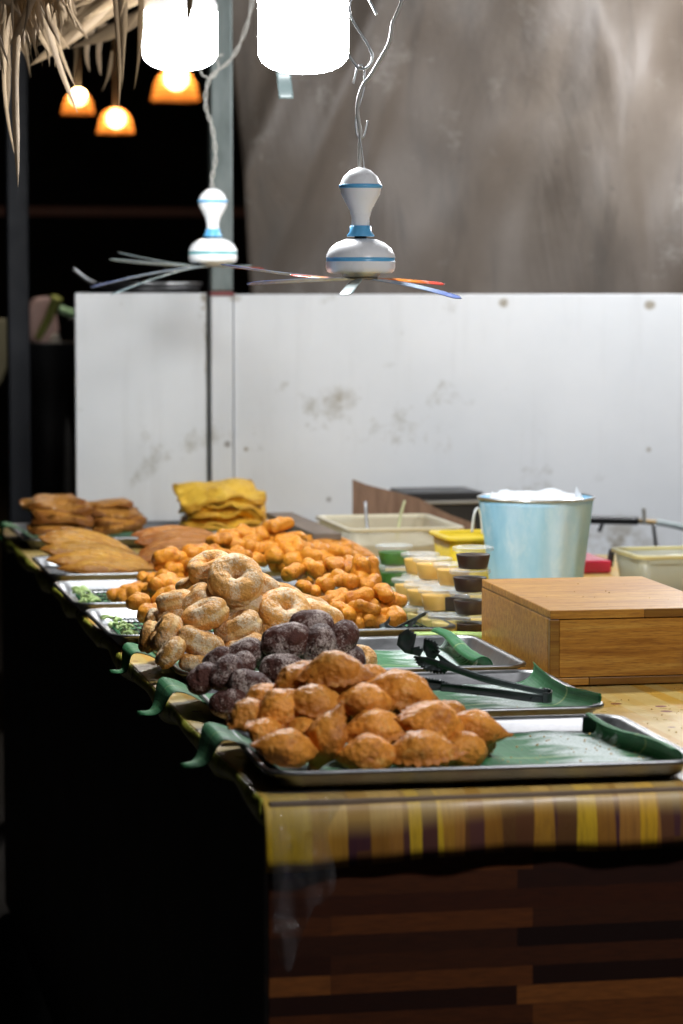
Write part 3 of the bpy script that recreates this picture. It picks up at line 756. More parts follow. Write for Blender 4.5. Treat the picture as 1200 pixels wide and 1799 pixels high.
# sugared ring donuts
D = [ring_me2(k) for k in range(5)]
heap('ring_donut', D, M['donut'], [
 ('bottom row', [(262, 1118, 3.56, 75, -4, 0, 0.72), (292, 1112, 3.53, 60, 0.5, 0, 0.9), (300, 1146, 3.48, 50, -4, 0, 0.765), (343, 1166, 3.475, -10, -4, 0, 0.72), (352, 1130, 3.50, -22, 2.6, 0, 1.06), (430, 1136, 3.50, 18, 2, 0, 0.9), (470, 1150, 3.50, 0, -4, 0, 0.9), (632, 1160, 3.50, 10, 35, 0, 0.765), (590, 1160, 3.50, 20, -4, 0, 0.9)]),
 ('second row', [(268, 1092, 3.62, 70, -4, 0, 0.63), (361, 1080, 3.535, 24, 3.5, 0, 1.04), (418, 1102, 3.53, 24, 3.5, 0, 1.06), (310, 1084, 3.60, 20, -4, 0, 0.9), (480, 1110, 3.56, 10, -4, 0, 0.9), (590, 1118, 3.56, 25, 2, 0, 0.9), (540, 1120, 3.57, 0, -4, 0, 0.9)]),
 ('third row', [(307, 1056, 3.60, 12, -2.5, 0, 0.828), (343, 1052, 3.59, 40, 0.5, 0, 0.855), (430, 1062, 3.58, 10, 1.4, 0, 1.04), (500, 1076, 3.56, -8, 42, 0, 1.2), (562, 1082, 3.585, -22, 3.5, 0, 1.08), (405, 1075, 3.64, 0, -4, 0, 0.9), (470, 1075, 3.66, 0, -4, 0, 0.9)]),
 ('upper row', [(340, 1028, 3.66, 20, -4, 0, 0.81), (395, 1042, 3.645, 20, -4, 0, 0.9), (462, 1030, 3.60, -32, 3.5, 0, 0.979), (500, 1048, 3.63, -18, 10, 0, 0.9), (545, 1066, 3.66, -20, -4, 0, 0.9), (450, 1050, 3.68, 0, -4, 0, 0.9)]),
 ('very top', [(370, 998, 3.63, 18, 18, 0, 1.04), (414, 1019, 3.57, 3, 48, 0, 1.23)]),
], 'sugared ring donut', 'of donut heap', 'donut', 'sugared ring donuts heaped on the third tray', 8)
# fried dough knots: two heaps
K = [knot_me(k) for k in range(8)]
def J(lst, Y, jit=0): return [(x, y, Y) for x, y in lst]
heap('dough_knot', K, M['knot'], [
 ('bottom row', J([(262, 1076), (300, 1080)], 3.90) + J([(586, 1091), (622, 1089), (658, 1091), (693, 1082), (640, 1068), (603, 1072)], 3.885)),
 ('second row', J([(245, 1056), (288, 1052), (325, 1050)], 3.95) + J([(560, 1062), (596, 1050), (628, 1046), (660, 1063), (692, 1054), (672, 1042)], 3.93)),
 ('third row', J([(300, 1026), (272, 1032)], 4.01) + J([(545, 1035), (578, 1022), (612, 1018), (645, 1020)], 3.98)),
 ('upper row', J([(520, 1005), (553, 1000), (588, 992), (622, 995)], 4.04)),
 ('very top', [(632, 1000, 4.0, 80, 0, 0, 1.0), (652, 1000, 4.01, 95, 0, 0, .95)]),
], 'golden dough knot', 'of heap beside sauce cups', 'pastry', 'golden fried dough knots heaped on the fourth tray', 11)
heap('dough_knot', K, M['knot'], [
 ('bottom row', J([(210, 1046), (238, 1038), (232, 1056), (262, 1040), (300, 1020), (575, 1005), (610, 1000), (545, 1010)], 4.29)),
 ('second row', J([(262, 1018), (300, 1000), (325, 1018), (335, 990), (290, 978), (350, 1005), (385, 1000), (520, 985), (550, 978), (580, 985), (605, 975)], 4.34)),
 ('third row', J([(312, 975), (345, 968), (380, 972), (415, 975), (450, 985), (485, 975), (515, 965), (545, 962), (575, 968), (600, 968), (500, 995)], 4.39)),
 ('upper row', J([(385, 948), (412, 958), (440, 955), (455, 965), (480, 962), (505, 950), (430, 972)], 4.43)),
 ('top row', J([(400, 942), (430, 936), (458, 940), (485, 945), (515, 945)], 4.46)),
 ('very top', [(488, 924, 4.46, 10, 0, 20, 1.05)]),
], 'orange dough knot', 'of tall heap behind donuts', 'pastry', 'fried dough knots heaped on the fifth tray', 12)
# folded crepes
Cr = [crepe_me(k) for k in range(4)]
def crepes(lst, mat, ms, desc, where, group):
    for i, (px, py, Y, a, tilt, yaw, s) in enumerate(lst):
        o = place('folded_crepe', ms[i % len(ms)], mat, px, py, Y, a, tilt, yaw, s)
        tag(o, f'{desc}, {ORD[i]} from the front {where}', 'crepe', group)
crepes([(190, 1000, 4.71, -2, 10, 0, .92), (178, 989, 4.735, -7, 24, 2, 1.0), (168, 979, 4.765, -12, 30, 0, 1.02), (160, 972, 4.79, -18, 34, 0, 1.0), (168, 965, 4.82, -22, 34, 3, .96), (180, 960, 4.85, -26, 30, 0, .86), (150, 957, 4.885, -8, 28, 0, .8)],
       M['crepe'], Cr, 'long golden folded crepe', 'in the left crepe pile', 'folded crepes piled at the left of the sixth tray')
Cr2 = [crepe_me(k+10, .085, .030, .008) for k in range(3)]
crepes([(325, 985, 4.72, 12, 30, 0, .85), (310, 972, 4.75, 8, 34, 0, .9), (322, 960, 4.78, 6, 36, 0, .9), (318, 950, 4.81, 2, 34, 0, .95), (312, 943, 4.84, -3, 30, 0, .95)],
       M['crepe_red'], Cr2, 'pinkish brown folded crepe', 'in the right crepe pile', 'browned crepes piled beside the long crepes')
o = place('folded_crepe', crepe_me(31, .07, .03, .009), M['knot'], 590, 962, 4.75, -12, 20, 0, 1.0); tag(o, 'flat orange fried sheet behind the dough knots beside the dark crate', 'crepe')
# flat pastry stacks at the far end
Fl = [slab_me(k) for k in range(4)]
for i, (px, py, Y, a, tilt, yaw, s, lab) in enumerate([
 (103, 927, 5.43, 0, 4, 3, .95, 'golden flat pastry at the bottom of the far left stack'),
 (112, 910, 5.45, -5, 5, -6, .98, 'golden flat pastry second from the bottom of the far left stack'),
 (108, 898, 5.46, -8, 8, 4, 1.0, 'browned flat pastry third from the bottom of the far left stack'),
 (112, 887, 5.47, -6, 8, -10, 1.0, 'browned flat pastry just under the top of the far left stack'),
 (92, 880, 5.49, 4, 4, 8, .98, 'crisp flat pastry on top of the far left stack'),
 (206, 930, 5.45, 3, 2, 3, .78, 'dark edged pastry at the bottom of the short square stack'),
 (205, 919, 5.45, 8, 8, -6, .84, 'flat pastry second from the bottom of the short square stack'),
 (208, 908, 5.46, -3, 10, 4, .86, 'flat pastry third from the bottom of the short square stack'),
 (200, 897, 5.47, -5, 8, -6, .84, 'flat pastry just under the top of the short square stack'),
 (190, 886, 5.49, 3, 4, 5, .76, 'pale flat pastry on top of the short square stack')]):
    o = place('flat_pastry', Fl[i % 4], M['flat'], px, py, Y, a, tilt, yaw, s); tag(o, lab, 'pastry', 'flat griddled pastries stacked at the far end')
Ro = [slab_me(k+20, .088, .075, .0080, .017, 'roti', .008) for k in range(5)]
for i, (px, py, a, tilt, yaw, s, lab) in enumerate([
 (388, 921, 0, 0, 4, .90, 'brown edged egg roti at the bottom of the tall yellow stack'),
 (390, 907, 3, 3, -8, .92, 'yellow egg roti second from the bottom of the tall stack'),
 (392, 892, -2, 5, 5, .93, 'folded yellow egg roti in the middle of the tall stack'),
 (390, 876, 2, 4, -5, .97, 'yellow egg roti just under the top of the tall stack'),
 (386, 860, -2, 7, 6, .98, 'crinkled yellow egg roti on top of the tall stack')]):
    o = place('egg_roti', Ro[i], M['roti'], px, py, 5.44, a, tilt, yaw, s); tag(o, lab, 'roti', 'yellow egg rotis stacked on the far tray')

# ------------------------------------------------------------------ sauce cups
def clear_mat(name, col=(.95, .97, .97), rough=.08, diff=.10):
    t = NT(name); tr = t.n('BsdfTransparent'); tr.inputs[0].default_value = (*col, 1)
    gl = t.n('BsdfGlossy'); gl.inputs['Roughness'].default_value = rough
    df = t.n('BsdfDiffuse'); df.inputs[0].default_value = (.85, .87, .87, 1)
    fr = t.n('LayerWeight'); fr.inputs['Blend'].default_value = .12
    m0 = t.n('MixShader'); m0.inputs[0].default_value = diff; t.l(tr.outputs[0], m0.inputs[1]); t.l(df.outputs[0], m0.inputs[2])
    m1 = t.n('MixShader'); t.l(t.math('MULTIPLY_ADD', t.math('POWER', fr.outputs['Facing'], 3.0), .6, .018), m1.inputs[0]); t.l(m0.outputs[0], m1.inputs[1]); t.l(gl.outputs[0], m1.inputs[2])
    t.l(m1.outputs[0], t.out.inputs[0]); return t.m
M['clear'] = clear_mat('clear_plastic', diff=.02); M['lid'] = clear_mat('clear_lid', diff=.24, rough=.15)
M['green_sauce'] = plain('green_sauce', (.05, .17, .022), .35, var=.25, sc=60)
M['custard'] = plain('custard', (.88, .52, .12), .4, var=.06, sc=30)
M['custard_pale'] = plain('custard_pale', (.82, .62, .22), .4, var=.06, sc=30)
M['chocolate'] = plain('chocolate_sauce', (.030, .008, .006), .5, var=.2, sc=30)
CH = .032
def cup_mesh():
    a = lathe_me('cup_wall', [(.0001, .0008), (.0205, .0008), (.0215, .003), (.0262, .0275), (.0272, .0285), (.0262, .0288)], 40, cap=False)
    b = lathe_me('cup_lid', [(.0001, .0300), (.021, .0300), (.0225, .0312), (.0235, .0325), (.0262, .0326), (.0292, .0318), (.0296, .0296), (.0288, .0272), (.0292, .0268)], 40, cap=False)
    f = {}
    for k in ('green_sauce', 'custard', 'custard_pale', 'chocolate'):
        hh = .0215 if k != 'custard' else .0235
        r2 = .0208+.0047*(hh/.0275)
        m = lathe_me('sauce', [(.0001, .0016), (.0198, .0016), (.0209, .004), (r2-.0004, hh-.001), (r2-.0012, hh), (.0001, hh)], 40, cap=False); m.materials.append(M[k]); f[k] = m
    a.materials.append(M['clear']); b.materials.append(M['lid']); return a, b, f
CA, CB, CF = cup_mesh()
def cup(x, y, z, kind, label, group):
    e = empty('sauce_cup', (x, y, z)); tag(e, label, 'sauce cup', group)
    for nm, m in (('cup_wall', CA), ('sauce', CF[kind]), ('lid', CB)): link(nm, m, None, e)
def stack(px, py, levels, kinds, labs, group, jit=.0015, seed=0):
    """px,py = pixel of the stack's foot on the table"""
    p = atZ(px, py, TZ+.001); rnd = random.Random(seed+px)
    for k in range(levels):
        cup(p.x+rnd.uniform(-1, 1)*jit, p.y+rnd.uniform(-1, 1)*jit, TZ+.001+k*CH*1.012, kinds[min(k, len(kinds)-1)], labs[k], group)
LV = ['at the bottom', 'second from the bottom', 'third from the bottom', 'at the very top']
stack(829, 1120, 4, ['chocolate'], ['cup of dark chocolate sauce '+v+' of the front stack beside the box' for v in LV], 'chocolate sauce cups', .003)
stack(797, 1112, 2, ['chocolate'], ['chocolate sauce cup '+v+' of the short stack behind' for v in ('at the bottom', 'on top')], 'chocolate sauce cups')
def cst(px, py, n, where, kinds=('custard_pale', 'custard')):
    labs = {1: ['only'], 2: ['lower', 'upper'], 3: ['bottom', 'middle', 'top']}[n]
    stack(px, py, n, kinds, [f'{v} custard cup of the {where}' for v in labs], 'custard cups', .0015)
cst(788, 1119, 1, 'single cup between chocolate and custard stacks')
cst(770, 1112, 2, 'two-high stack nearest the tongs claw')
cst(794, 1106, 3, 'three-high stack directly behind the chocolate cups')
cst(745, 1103, 2, 'two-high stack in the middle of the custard cups')
cst(759, 1094, 3, 'three-high stack in the centre of the custard cups')
cst(721, 1092, 2, 'two-high stack closest to the dough knots')
cst(738, 1084, 3, 'three-high stack next to the green cups')
stack(692, 1066, 3, ['green_sauce'], ['green sauce cup '+v+' of the stack behind the dough knots' for v in ('at the bottom', 'in the middle', 'on top')], 'green sauce cups', .003)
stack(652, 1052, 2, ['green_sauce'], [v+' green sauce cup half hidden left of the green stack' for v in ('lower', 'upper')], 'green sauce cups')

# ------------------------------------------------------------------ wooden box
def box_wood(rot=(0, 0, 0), dk=1.0):
    t = NT('box_wood'); mp = t.mapping((1, 1, 1), rot=rot)
    m2 = t.mapping((1.1, 24, 24), rot=rot); g1 = t.noise(5, 8, .62, m2, .5); g2 = t.noise(30, 5, .6, t.mapping((2, 26, 26), rot=rot))
    c = t.ramp(g1, [(.28, (.22*dk, .075*dk, .007*dk)), (.48, (.43*dk, .195*dk, .028*dk)), (.72, (.58*dk, .33*dk, .065*dk))])
    c = t.mix(t.ramp(g2, [(.48, 0.0), (.68, .6)]), c, (.17, .06, .012))
    kn = t.noise(9, 3); c = t.mix(t.ramp(kn, [(.62, 0.0), (.76, .45)]), c, (.14, .05, .02))
    return t.set(c, t.math('MULTIPLY_ADD', g2, .3, .25), 0, t.bump(g2, .12, .001), .4)
bA = atZ(966, 1208, TZ); bH = .0945; bW, bD = .228, .385
brz = R(-1.6)
wb = empty('wooden_box', (bA.x, bA.y, TZ+.002), brz); tag(wb, 'low varnished wooden box standing on the cloth right of the trays', 'box')
WX = box_wood(); WY = box_wood((0, 0, R(90))); WZ = box_wood((0, R(90), 0))
box('lid', 0, bW, 0, bD, bH-.011, bH, WX, wb, .0018)
box('front_board', .0125, bW-.0125, .0015, .013, .010, bH-.0118, WX, wb, .0008)
WD = box_wood((0, R(90), 0), .55); WE = box_wood((0, 0, 0), .5)
for a_, b_, m_ in ((.0, .12, WX), (.1206, .175, WE), (.1756, bW, WX)): box('lid_edge', a_, b_, -.0012, .0002, bH-.0108, bH-.0004, m_, wb, .0003)
box('corner_post', 0, .012, .0, .012, .010, bH-.0118, WD, wb, .0008)
box('corner_post', bW-.012, bW, .0, .012, .010, bH-.0118, WZ, wb, .0008)
box('base_strip', 0, bW*.22, 0, .013, 0, .0093, WX, wb, .0008)
box('base_strip', bW*.22+.0006, bW, 0, .013, 0, .0093, WE, wb, .0008)
box('side_board', 0, .0125, .0128, bD, 0, bH-.0118, WY, wb, .0008)
box('side_board', bW-.0125, bW, .0128, bD, 0, bH-.0118, WY, wb, .0008)
box('back_board', .0132, bW-.0132, bD-.012, bD-.001, 0, bH-.0118, WX, wb, .0008)

# ------------------------------------------------------------------ blue bucket
def bucket_mat():
    t = NT('frosted_bucket'); f = t.noise(7, 6, .65, t.mapping((1, 1, .35))); f2 = t.noise(26, 5, .7)
    c = t.ramp(f, [(.34, (.18, .46, .68)), (.52, (.36, .62, .82)), (.68, (.58, .76, .93))])
    c = t.mix(t.ramp(t.noise(18, 6, .75, t.mapping((1, 1, .5))), [(.52, 0.0), (.66, .5)]), c, (.70, .83, .92))
    return t.set(c, .55, 0, t.bump(f2, .1, .002), .3)
bp = atZ(941, 1034, TZ); 
bk = empty('ice_bucket', (bp.x, bp.y, TZ+.001)); tag(bk, 'pale blue streaked plastic bucket with steel rim and white bag inside', 'bucket')
rT, rB, hB = .0945, .076, .150
fl = lambda a, z: 1+.010*math.cos(a*14)*min(1, max(0, (hB-.012-z)/.03))*min(1, z/.01)
bk_prof = [(.0001, .0), (rB-.004, 0), (rB, .004)] + [(rB+(rT-rB)*k/14, .004+(hB-.004)*k/14) for k in range(1, 15)] + [(rT-.003, hB), (rT-.006, hB-.02), (rB-.003, .006), (.0001, .006)]
lathe('bucket_wall', bk_prof, bucket_mat(), bk, n=112, flute=fl, cap=False)
vs, fs = [], []; tube_add(vs, fs, [((rT+.001)*math.cos(a), (rT+.001)*math.sin(a), hB) for a in [2*math.pi*i/72 for i in range(73)]], .0022, 8)
link('rim', mesh('rim', vs, fs), M['steel'], bk)
def bag_f(u, v):
    a = 2*math.pi*u; r = .083*v
    z = .152 + .010*noise.noise(Vector((math.cos(a)*v*2, math.sin(a)*v*2, 1))) + .006*abs(noise.noise(Vector((math.cos(a)*v*5, math.sin(a)*v*5, 4)))) + .006*(1-v)
    if v > .9: z = .145
    return (r*math.cos(a), r*math.sin(a), z)
o = link('plastic_bag', grid_me('plastic_bag', bag_f, 60, 16), plain('white_bag', (.80, .84, .88), .3, var=.05, bump=.4, sc=30)); solid(o, .0006)
o.location = bk.location; tag(o, 'crumpled white plastic bag heaped inside the blue bucket', 'bag')
vs, fs = [], []
q0 = Vector((.055, -.03, .14)); me = mesh('corner', [q0, q0+Vector((.022, 0, .002)), q0+Vector((.006, .006, .030)), q0+Vector((.010, .012, .004))], [(0, 1, 2), (1, 3, 2), (3, 0, 2), (0, 3, 1)], False)
c2 = link('bag_corner', me, o.data.materials[0], o)

# ------------------------------------------------------------------ open tubs
def tub(label, x, y, w, d, h, mat, lipm, rz=0, name='plastic_tub', taper=.012, content=None, clevel=.6, lip=.006):
    e = empty(name, (x, y, TZ+.001), rz); tag(e, label, 'tub')
    def rr(w_, d_, z, r): return [(a+w/2, b+d/2, c) for a, b, c in rrect(w_, d_, r, z, 6)]
    rings = [rr(w-2*taper, d-2*taper, 0, .012), rr(w-2*taper+.002, d-2*taper+.002, .003, .014), rr(w-.006, d-.006, h-.006, .018), rr(w-.010, d-.010, h-.006, .017), rr(w-2*taper-.003, d-2*taper-.003, .004, .012)]
    me = ring_me('tub_wall', rings); me2 = me; link('tub_wall', me, mat, e)
    rings = [rr(w-.004, d-.004, h-.007, .018), rr(w+lip, d+lip, h-.006, .021), rr(w+lip+.001, d+lip+.001, h-.001, .021), rr(w+lip-.002, d+lip-.002, h, .020), rr(w-.009, d-.009, h, .018), rr(w-.010, d-.010, h-.006, .018)]
    link('rim', ring_me('rim', rings, False), lipm, e)
    if content:
        k = h*clevel; s = 2*taper*(1-clevel)
        def cf(u, v):
            X = (u-.5)*(w-s-.014); Yy = (v-.5)*(d-s-.014)
            return (w/2+X, d/2+Yy, k+.02*h*math.sin(u*9)*math.sin(v*7)+.12*h*noise.noise(Vector((u*4, v*4, w*10))))
        link('contents', grid_me('contents', cf, 24, 24), content, e)
    return e
p = atZ(790, 1016, TZ)
yl = plain('yellow_plastic', (.74, .55, .035), .35, var=.08, sc=12)
pa = atY(790, 946, 4.58)
tub('square yellow plastic tub beside the blue bucket', pa.x, 4.58, .125, .15, pa.z-TZ, yl, yl, content=plain('yellow_mix', (.55, .40, .05), .5), clevel=.55)
tube('tongs_handle', [atY(829, 935, 4.60), atY(833, 905, 4.60), atY(839, 893, 4.605), atY(845, 905, 4.61), atY(848, 938, 4.61)], .0022, plain('white_handle', (.75, .77, .77), .3), n=8)
tag(bpy.data.objects['tongs_handle'], 'looped white wire handle sticking up from the yellow tub', 'handle')
def trans(name, col, k=.5):
    t = NT(name); tr = t.n('BsdfTransparent'); tr.inputs[0].default_value = (.95, .95, .90, 1)
    mx = t.n('MixShader'); mx.inputs[0].default_value = k; t.set(col, .3); t.l(tr.outputs[0], mx.inputs[1]); t.l(t.p.outputs[0], mx.inputs[2]); t.l(mx.outputs[0], t.out.inputs[0]); return t.m
mil = trans('milky_plastic', (.62, .56, .40), .45); mrim = trans('milky_rim', (.66, .60, .44), .85)
flour = plain('flour', (.80, .78, .72), .9, var=.06)
pa = atY(612, 930, 4.88)
t1 = tub('large milky tub half full of white flour behind the green cups', pa.x, 4.88, .21, .30, pa.z-TZ, mil, mrim, content=flour, clevel=.55)
o = tube('spoon_handle', [atY(646, 945, 5.0), atY(643, 900, 5.02), atY(642, 882, 5.03)], .003, M['steel']); tag(o, 'thin grey spoon handle standing in the flour tub', 'spoon')
o = tube('stirring_stick', [atY(697, 948, 5.0), atY(704, 905, 5.02), atY(711, 880, 5.03)], .003, plain('cane', (.42, .42, .22), .5)); tag(o, 'pale green stirring stick leaning in the flour tub', 'stick')
pa = atY(1123, 978, 4.40)
tub('clear tub with pale yellow rim at the right behind the box', pa.x, 4.40, .20, .16, pa.z-TZ, trans('clear_tub', (.62, .62, .50), .55), trans('yellow_rim', (.68, .60, .30), .85), content=plain('pale_mix', (.66, .64, .50), .7), clevel=.75)
# dark slatted crate left of the flour tub
cm_ = plain('dark_slats', (.035, .028, .022), .6, var=.4, sc=20); cm2 = plain('worn_slats', (.17, .13, .10), .7, var=.3, sc=20)
pa = atY(566, 972, 4.72); zc = atY(515, 908, 5.1).z
e = empty('slatted_crate', (pa.x-.012, 4.74, TZ+.001)); tag(e, 'dark slatted crate between the dough knots and the flour tub', 'crate')
hC = zc-TZ
box('top_rail', 0, .05, 0, .46, hC-.012, hC, cm2, e); box('bottom_rail', 0, .014, 0, .46, 0, .010, cm2, e)
for k in range(9): box('slat', .001, .011, .012+k*.052, .036+k*.052, .0105, hC-.0125, cm2 if k % 2 == 0 else cm_, e)
box('inner_board', .015, .02, 0, .46, .0, hC-.013, cm_, e)
# curved brown plank
def plank_mat():
    t = NT('weathered_plank'); g1 = t.noise(8, 6, .7, t.mapping((14, 14, 1))); c = t.ramp(g1, [(.3, (.13, .075, .05)), (.7, (.27, .17, .12))])
    return t.set(c, .75, 0, t.bump(g1, .3, .002))
tp = [(620, 842), (640, 850), (665, 857), (695, 864), (720, 871), (738, 876), (765, 892), (790, 904), (815, 913), (835, 920)]
pts = []
for i, (px, py) in enumerate(tp): q = atY(px, py, 5.45-.05*i/9); pts.append(q)
vs = []; n = len(pts)
for q in pts: vs += [q, Vector((q.x, q.y, TZ+.002)), Vector((q.x+.002, q.y+.014, TZ+.002)), Vector((q.x+.002, q.y+.014, q.z-.001))]
fs = []
for i in range(n-1):
    a, b = 4*i, 4*i+4
    for k in range(4): fs.append((a+k, a+(k+1) % 4, b+(k+1) % 4, b+k))
fs += [(0, 3, 2, 1), (4*n-4, 4*n-3, 4*n-2, 4*n-1)]
o = link('curved_plank', mesh('curved_plank', vs, fs, False), plank_mat()); tag(o, 'weathered brown board with curved top edge standing behind the tubs', 'board')
# stove
sp_ = atY(700, 868, 5.62); sq = atY(868, 905, 5.62)
e = empty('gas_stove', (sp_.x, 5.60, TZ+.001)); tag(e, 'black gas stove top behind the curved brown board', 'stove')
ws = sq.x-sp_.x; hs = sp_.z-TZ
box('stove_body', 0, ws, 0, .22, 0, hs-.022, M['black'], e); box('top_plate', -.004, ws+.004, -.004, .224, hs-.0215, hs-.016, plain('greasy_plate', (.28, .26, .22), .4, .4), e)
box('pan_support', .02, ws-.02, .03, .19, hs-.0155, hs, M['black'], e)
# gas pipe, valve, hose
Yp = 5.5
def pp_(x, y, dy=0): return atY(x, y, Yp+dy)
o = empty('gas_pipe', pp_(1130, 915)); inv = -Vector(o.location); tag(o, 'black insulated gas pipe with brass valve crossing in front of the panel', 'pipe')
def tubel(name, pts, r, mat, n=12): 
    q = tube(name, [p+inv for p in pts], r, mat, o, n); return q
tubel('sleeve', [pp_(1030, 913), pp_(1080, 914), pp_(1120, 915)], .0085, M['black'])
tubel('valve', [pp_(1118, 915), pp_(1136, 917), pp_(1156, 918)], .005, plain('brass', (.35, .24, .10), .4, .8))
tubel('lever', [pp_(1132, 920, -.01), pp_(1132, 905, -.01), pp_(1131, 893, -.01)], .004, plain('lever_grey', (.25, .24, .2), .5))
tubel('hose', [pp_(1152, 917), pp_(1180, 922), pp_(1215, 930), pp_(1260, 940)], .0065, plain('grey_hose', (.40, .46, .46), .4))
tubel('spout', [pp_(1148, 921, -.01), pp_(1150, 940, -.01), pp_(1153, 962, -.01), pp_(1157, 985, -.01)], .004, M['steel'])
tubel('support', [pp_(1060, 917, .03), Vector((pp_(1060, 915).x, Yp+.03, TZ))], .004, M['black'])
# red cutting board with black-handled knife
ra = atZ(1020, 1030, TZ); rb = atZ(1112, 985, TZ)
e = empty('cutting_board', (ra.x, 4.72, TZ+.001)); tag(e, 'glossy red plastic board lying behind the wooden box', 'cutting board')
box('board_slab', -.02, .112, 0, .33, 0, .022, plain('red_plastic', (.62, .03, .075), .16, var=.06), e, .003)
kp = atY(1072, 993, 4.86)
o = tube('spatula_handle', [atY(1072, 995, 4.84), atY(1073, 982, 4.84), atY(1075, 965, 4.84)], lambda t: .0045+.0015*math.sin(t*3), M['black'], n=12)
tag(o, 'short black handle standing upright on the red board', 'handle')

# ------------------------------------------------------------------ tongs
def ribbon(name, pts, wfun, wdir, th, mat, parent, teeth=0, cup=0, n=8):
    """a bent metal strip; wdir = direction of its width"""
    sp = smooth_path(pts, n); m = len(sp); vs = []; NV = 8
    wd = Vector(wdir).normalized()
    for i, p in enumerate(sp):
        t = (sp[min(i+1, m-1)]-sp[max(i-1, 0)]).normalized(); nn = t.cross(wd).normalized(); w = wfun(i/(m-1))
        if teeth and wfun(i/(m-1)) > .0085: w *= (1 + (.16 if (i % 2) else -.10))
        for k in range(NV+1):
            s = k/NV*2-1; vs.append(p + wd*(w*s) + nn*(cup*w*(s*s)))
    fs = [(i*(NV+1)+k, i*(NV+1)+k+1, (i+1)*(NV+1)+k+1, (i+1)*(NV+1)+k) for i in range(m-1) for k in range(NV)]
    o = link(name, mesh(name, vs, fs), mat, parent); solid(o, th); return o
MTg = plain('tongs_steel', (.07, .085, .085), .3, .6, var=.3, sc=40)
def wf(a, b): return lambda t: b if t < .17 else (b*(1-(t-.17)/.12)+a*((t-.17)/.12) if t < .29 else a)
def plate(name, out, y0, y1, toothed, parent, cup=.004):
    """a pressed steel jaw: own outline with teeth, slightly cupped, 1.2 mm thick"""
    P_ = []; n = len(out); xs = [q[0] for q in out]; x0, x1 = min(xs), max(xs)
    cx = sum(xs)/n; cy = sum(q[1] for q in out)/n
    for i in range(n):
        a, b = out[i], out[(i+1) % n]; P_.append(a)
        if i in toothed:
            L = math.hypot(b[0]-a[0], b[1]-a[1]); m = max(2, int(L/5))
            nx, ny = (b[1]-a[1])/L, -(b[0]-a[0])/L
            for k in range(1, m*2):
                t = k/(m*2); h = 3.4 if k % 2 else -.6
                P_.append((a[0]+(b[0]-a[0])*t+nx*h, a[1]+(b[1]-a[1])*t+ny*h))
    Yf = lambda x: y0+(y1-y0)*(x-x0)/(x1-x0)
    vs = [atY(x, y, Yf(x)) for x, y in P_]; m = len(vs)
    vs += [atY(cx+(x-cx)*.5, cy+(y-cy)*.5, Yf(cx+(x-cx)*.5)+cup*.8) for x, y in P_] + [atY(cx, cy, Yf(cx)+cup)]
    fs = [(i, (i+1) % m, m+(i+1) % m, m+i) for i in range(m)] + [(m+i, m+(i+1) % m, 2*m) for i in range(m)]
    o = link(name, mesh(name, vs, fs), MTg, parent); solid(o, .0012, 0); return o
tg = empty('serving_tongs', (0, 0, 0)); tag(tg, 'long dark serrated tongs lying open across the second tray', 'tongs')
plate('upper_claw', [(728, 1152), (752, 1155), (776, 1163), (795, 1172), (783, 1181), (766, 1181), (748, 1176), (734, 1166)], 3.225, 3.19, {4, 5, 6, 7}, tg)
plate('lower_claw', [(707, 1187), (730, 1190), (752, 1193), (772, 1197), (792, 1204), (780, 1213), (745, 1213), (726, 1204)], 3.155, 3.142, {0, 1, 2, 3}, tg)
ribbon('upper_arm', [atY(770, 1166, 3.195), atY(800, 1177, 3.185), atY(860, 1195, 3.175), atY(925, 1211, 3.165), atY(955, 1217, 3.16)], lambda t: .0046-.001*t, (.15, -.55, 1), .0012, MTg, tg, 0, -.5)
ribbon('lower_arm', [atY(774, 1206, 3.143), atY(800, 1208, 3.14), atY(870, 1216, 3.13), atY(930, 1224, 3.12), atY(955, 1226, 3.12)], lambda t: .0050, (0, -.35, 1), .0012, MTg, tg, 0, .5)
ribbon('spring_end', [atY(953, 1217, 3.162), atY(964, 1219, 3.16), atY(969.5, 1222, 3.145), atY(966, 1226, 3.125), atY(953, 1226, 3.118)], lambda t: .0062, (0, -.1, 1), .0012, MTg, tg)
tg = empty('serving_tongs', (0, 0, 0)); tag(tg, 'second dark serrated tongs propped behind the long pair, claws raised', 'tongs')
def wf2(t): return .0125 if t < .35 else .0125-(t-.35)/.65*.009
plate('front_claw', [(715, 1105), (731, 1117), (724, 1150), (711, 1147), (697, 1133), (700, 1116)], 3.275, 3.262, {0}, tg)
plate('rear_claw', [(745, 1122), (766, 1130), (771, 1147), (762, 1160), (752, 1158), (743, 1141)], 3.255, 3.235, {0, 1}, tg)
plate('claw_link', [(722, 1138), (733, 1136), (744, 1142), (738, 1153), (724, 1150)], 3.262, 3.252, {1}, tg, .001)
plate('blade', [(764, 1144), (790, 1163), (809, 1174), (800, 1176), (776, 1166)], 3.235, 3.222, set(), tg, .001)
ribbon('shaft', [atY(800, 1177, 3.222), atY(850, 1194, 3.20), atY(905, 1207, 3.185)], lambda t: .003, (0, -.2, 1), .0012, MTg, tg)
tg = empty('serving_tongs', (0, 0, 0)); tag(tg, 'small shiny tongs lying on the rack against the dough knots', 'tongs')
ribbon('front_claw', [atY(678, 1092, 3.86), atY(679, 1102, 3.855), atY(690, 1104, 3.85), atY(715, 1092, 3.86), atY(745, 1077, 3.88)], lambda t: .009 if t < .2 else .0045, (.7, -.2, .6), .0012, MTg, tg, 1, .4)
ribbon('rear_claw', [atY(726, 1098, 3.87), atY(729, 1086, 3.87), atY(738, 1080, 3.875), atY(750, 1076, 3.885)], lambda t: .008*(1-t)+.004, (.6, 0, .6), .0012, MTg, tg, 1, .4)

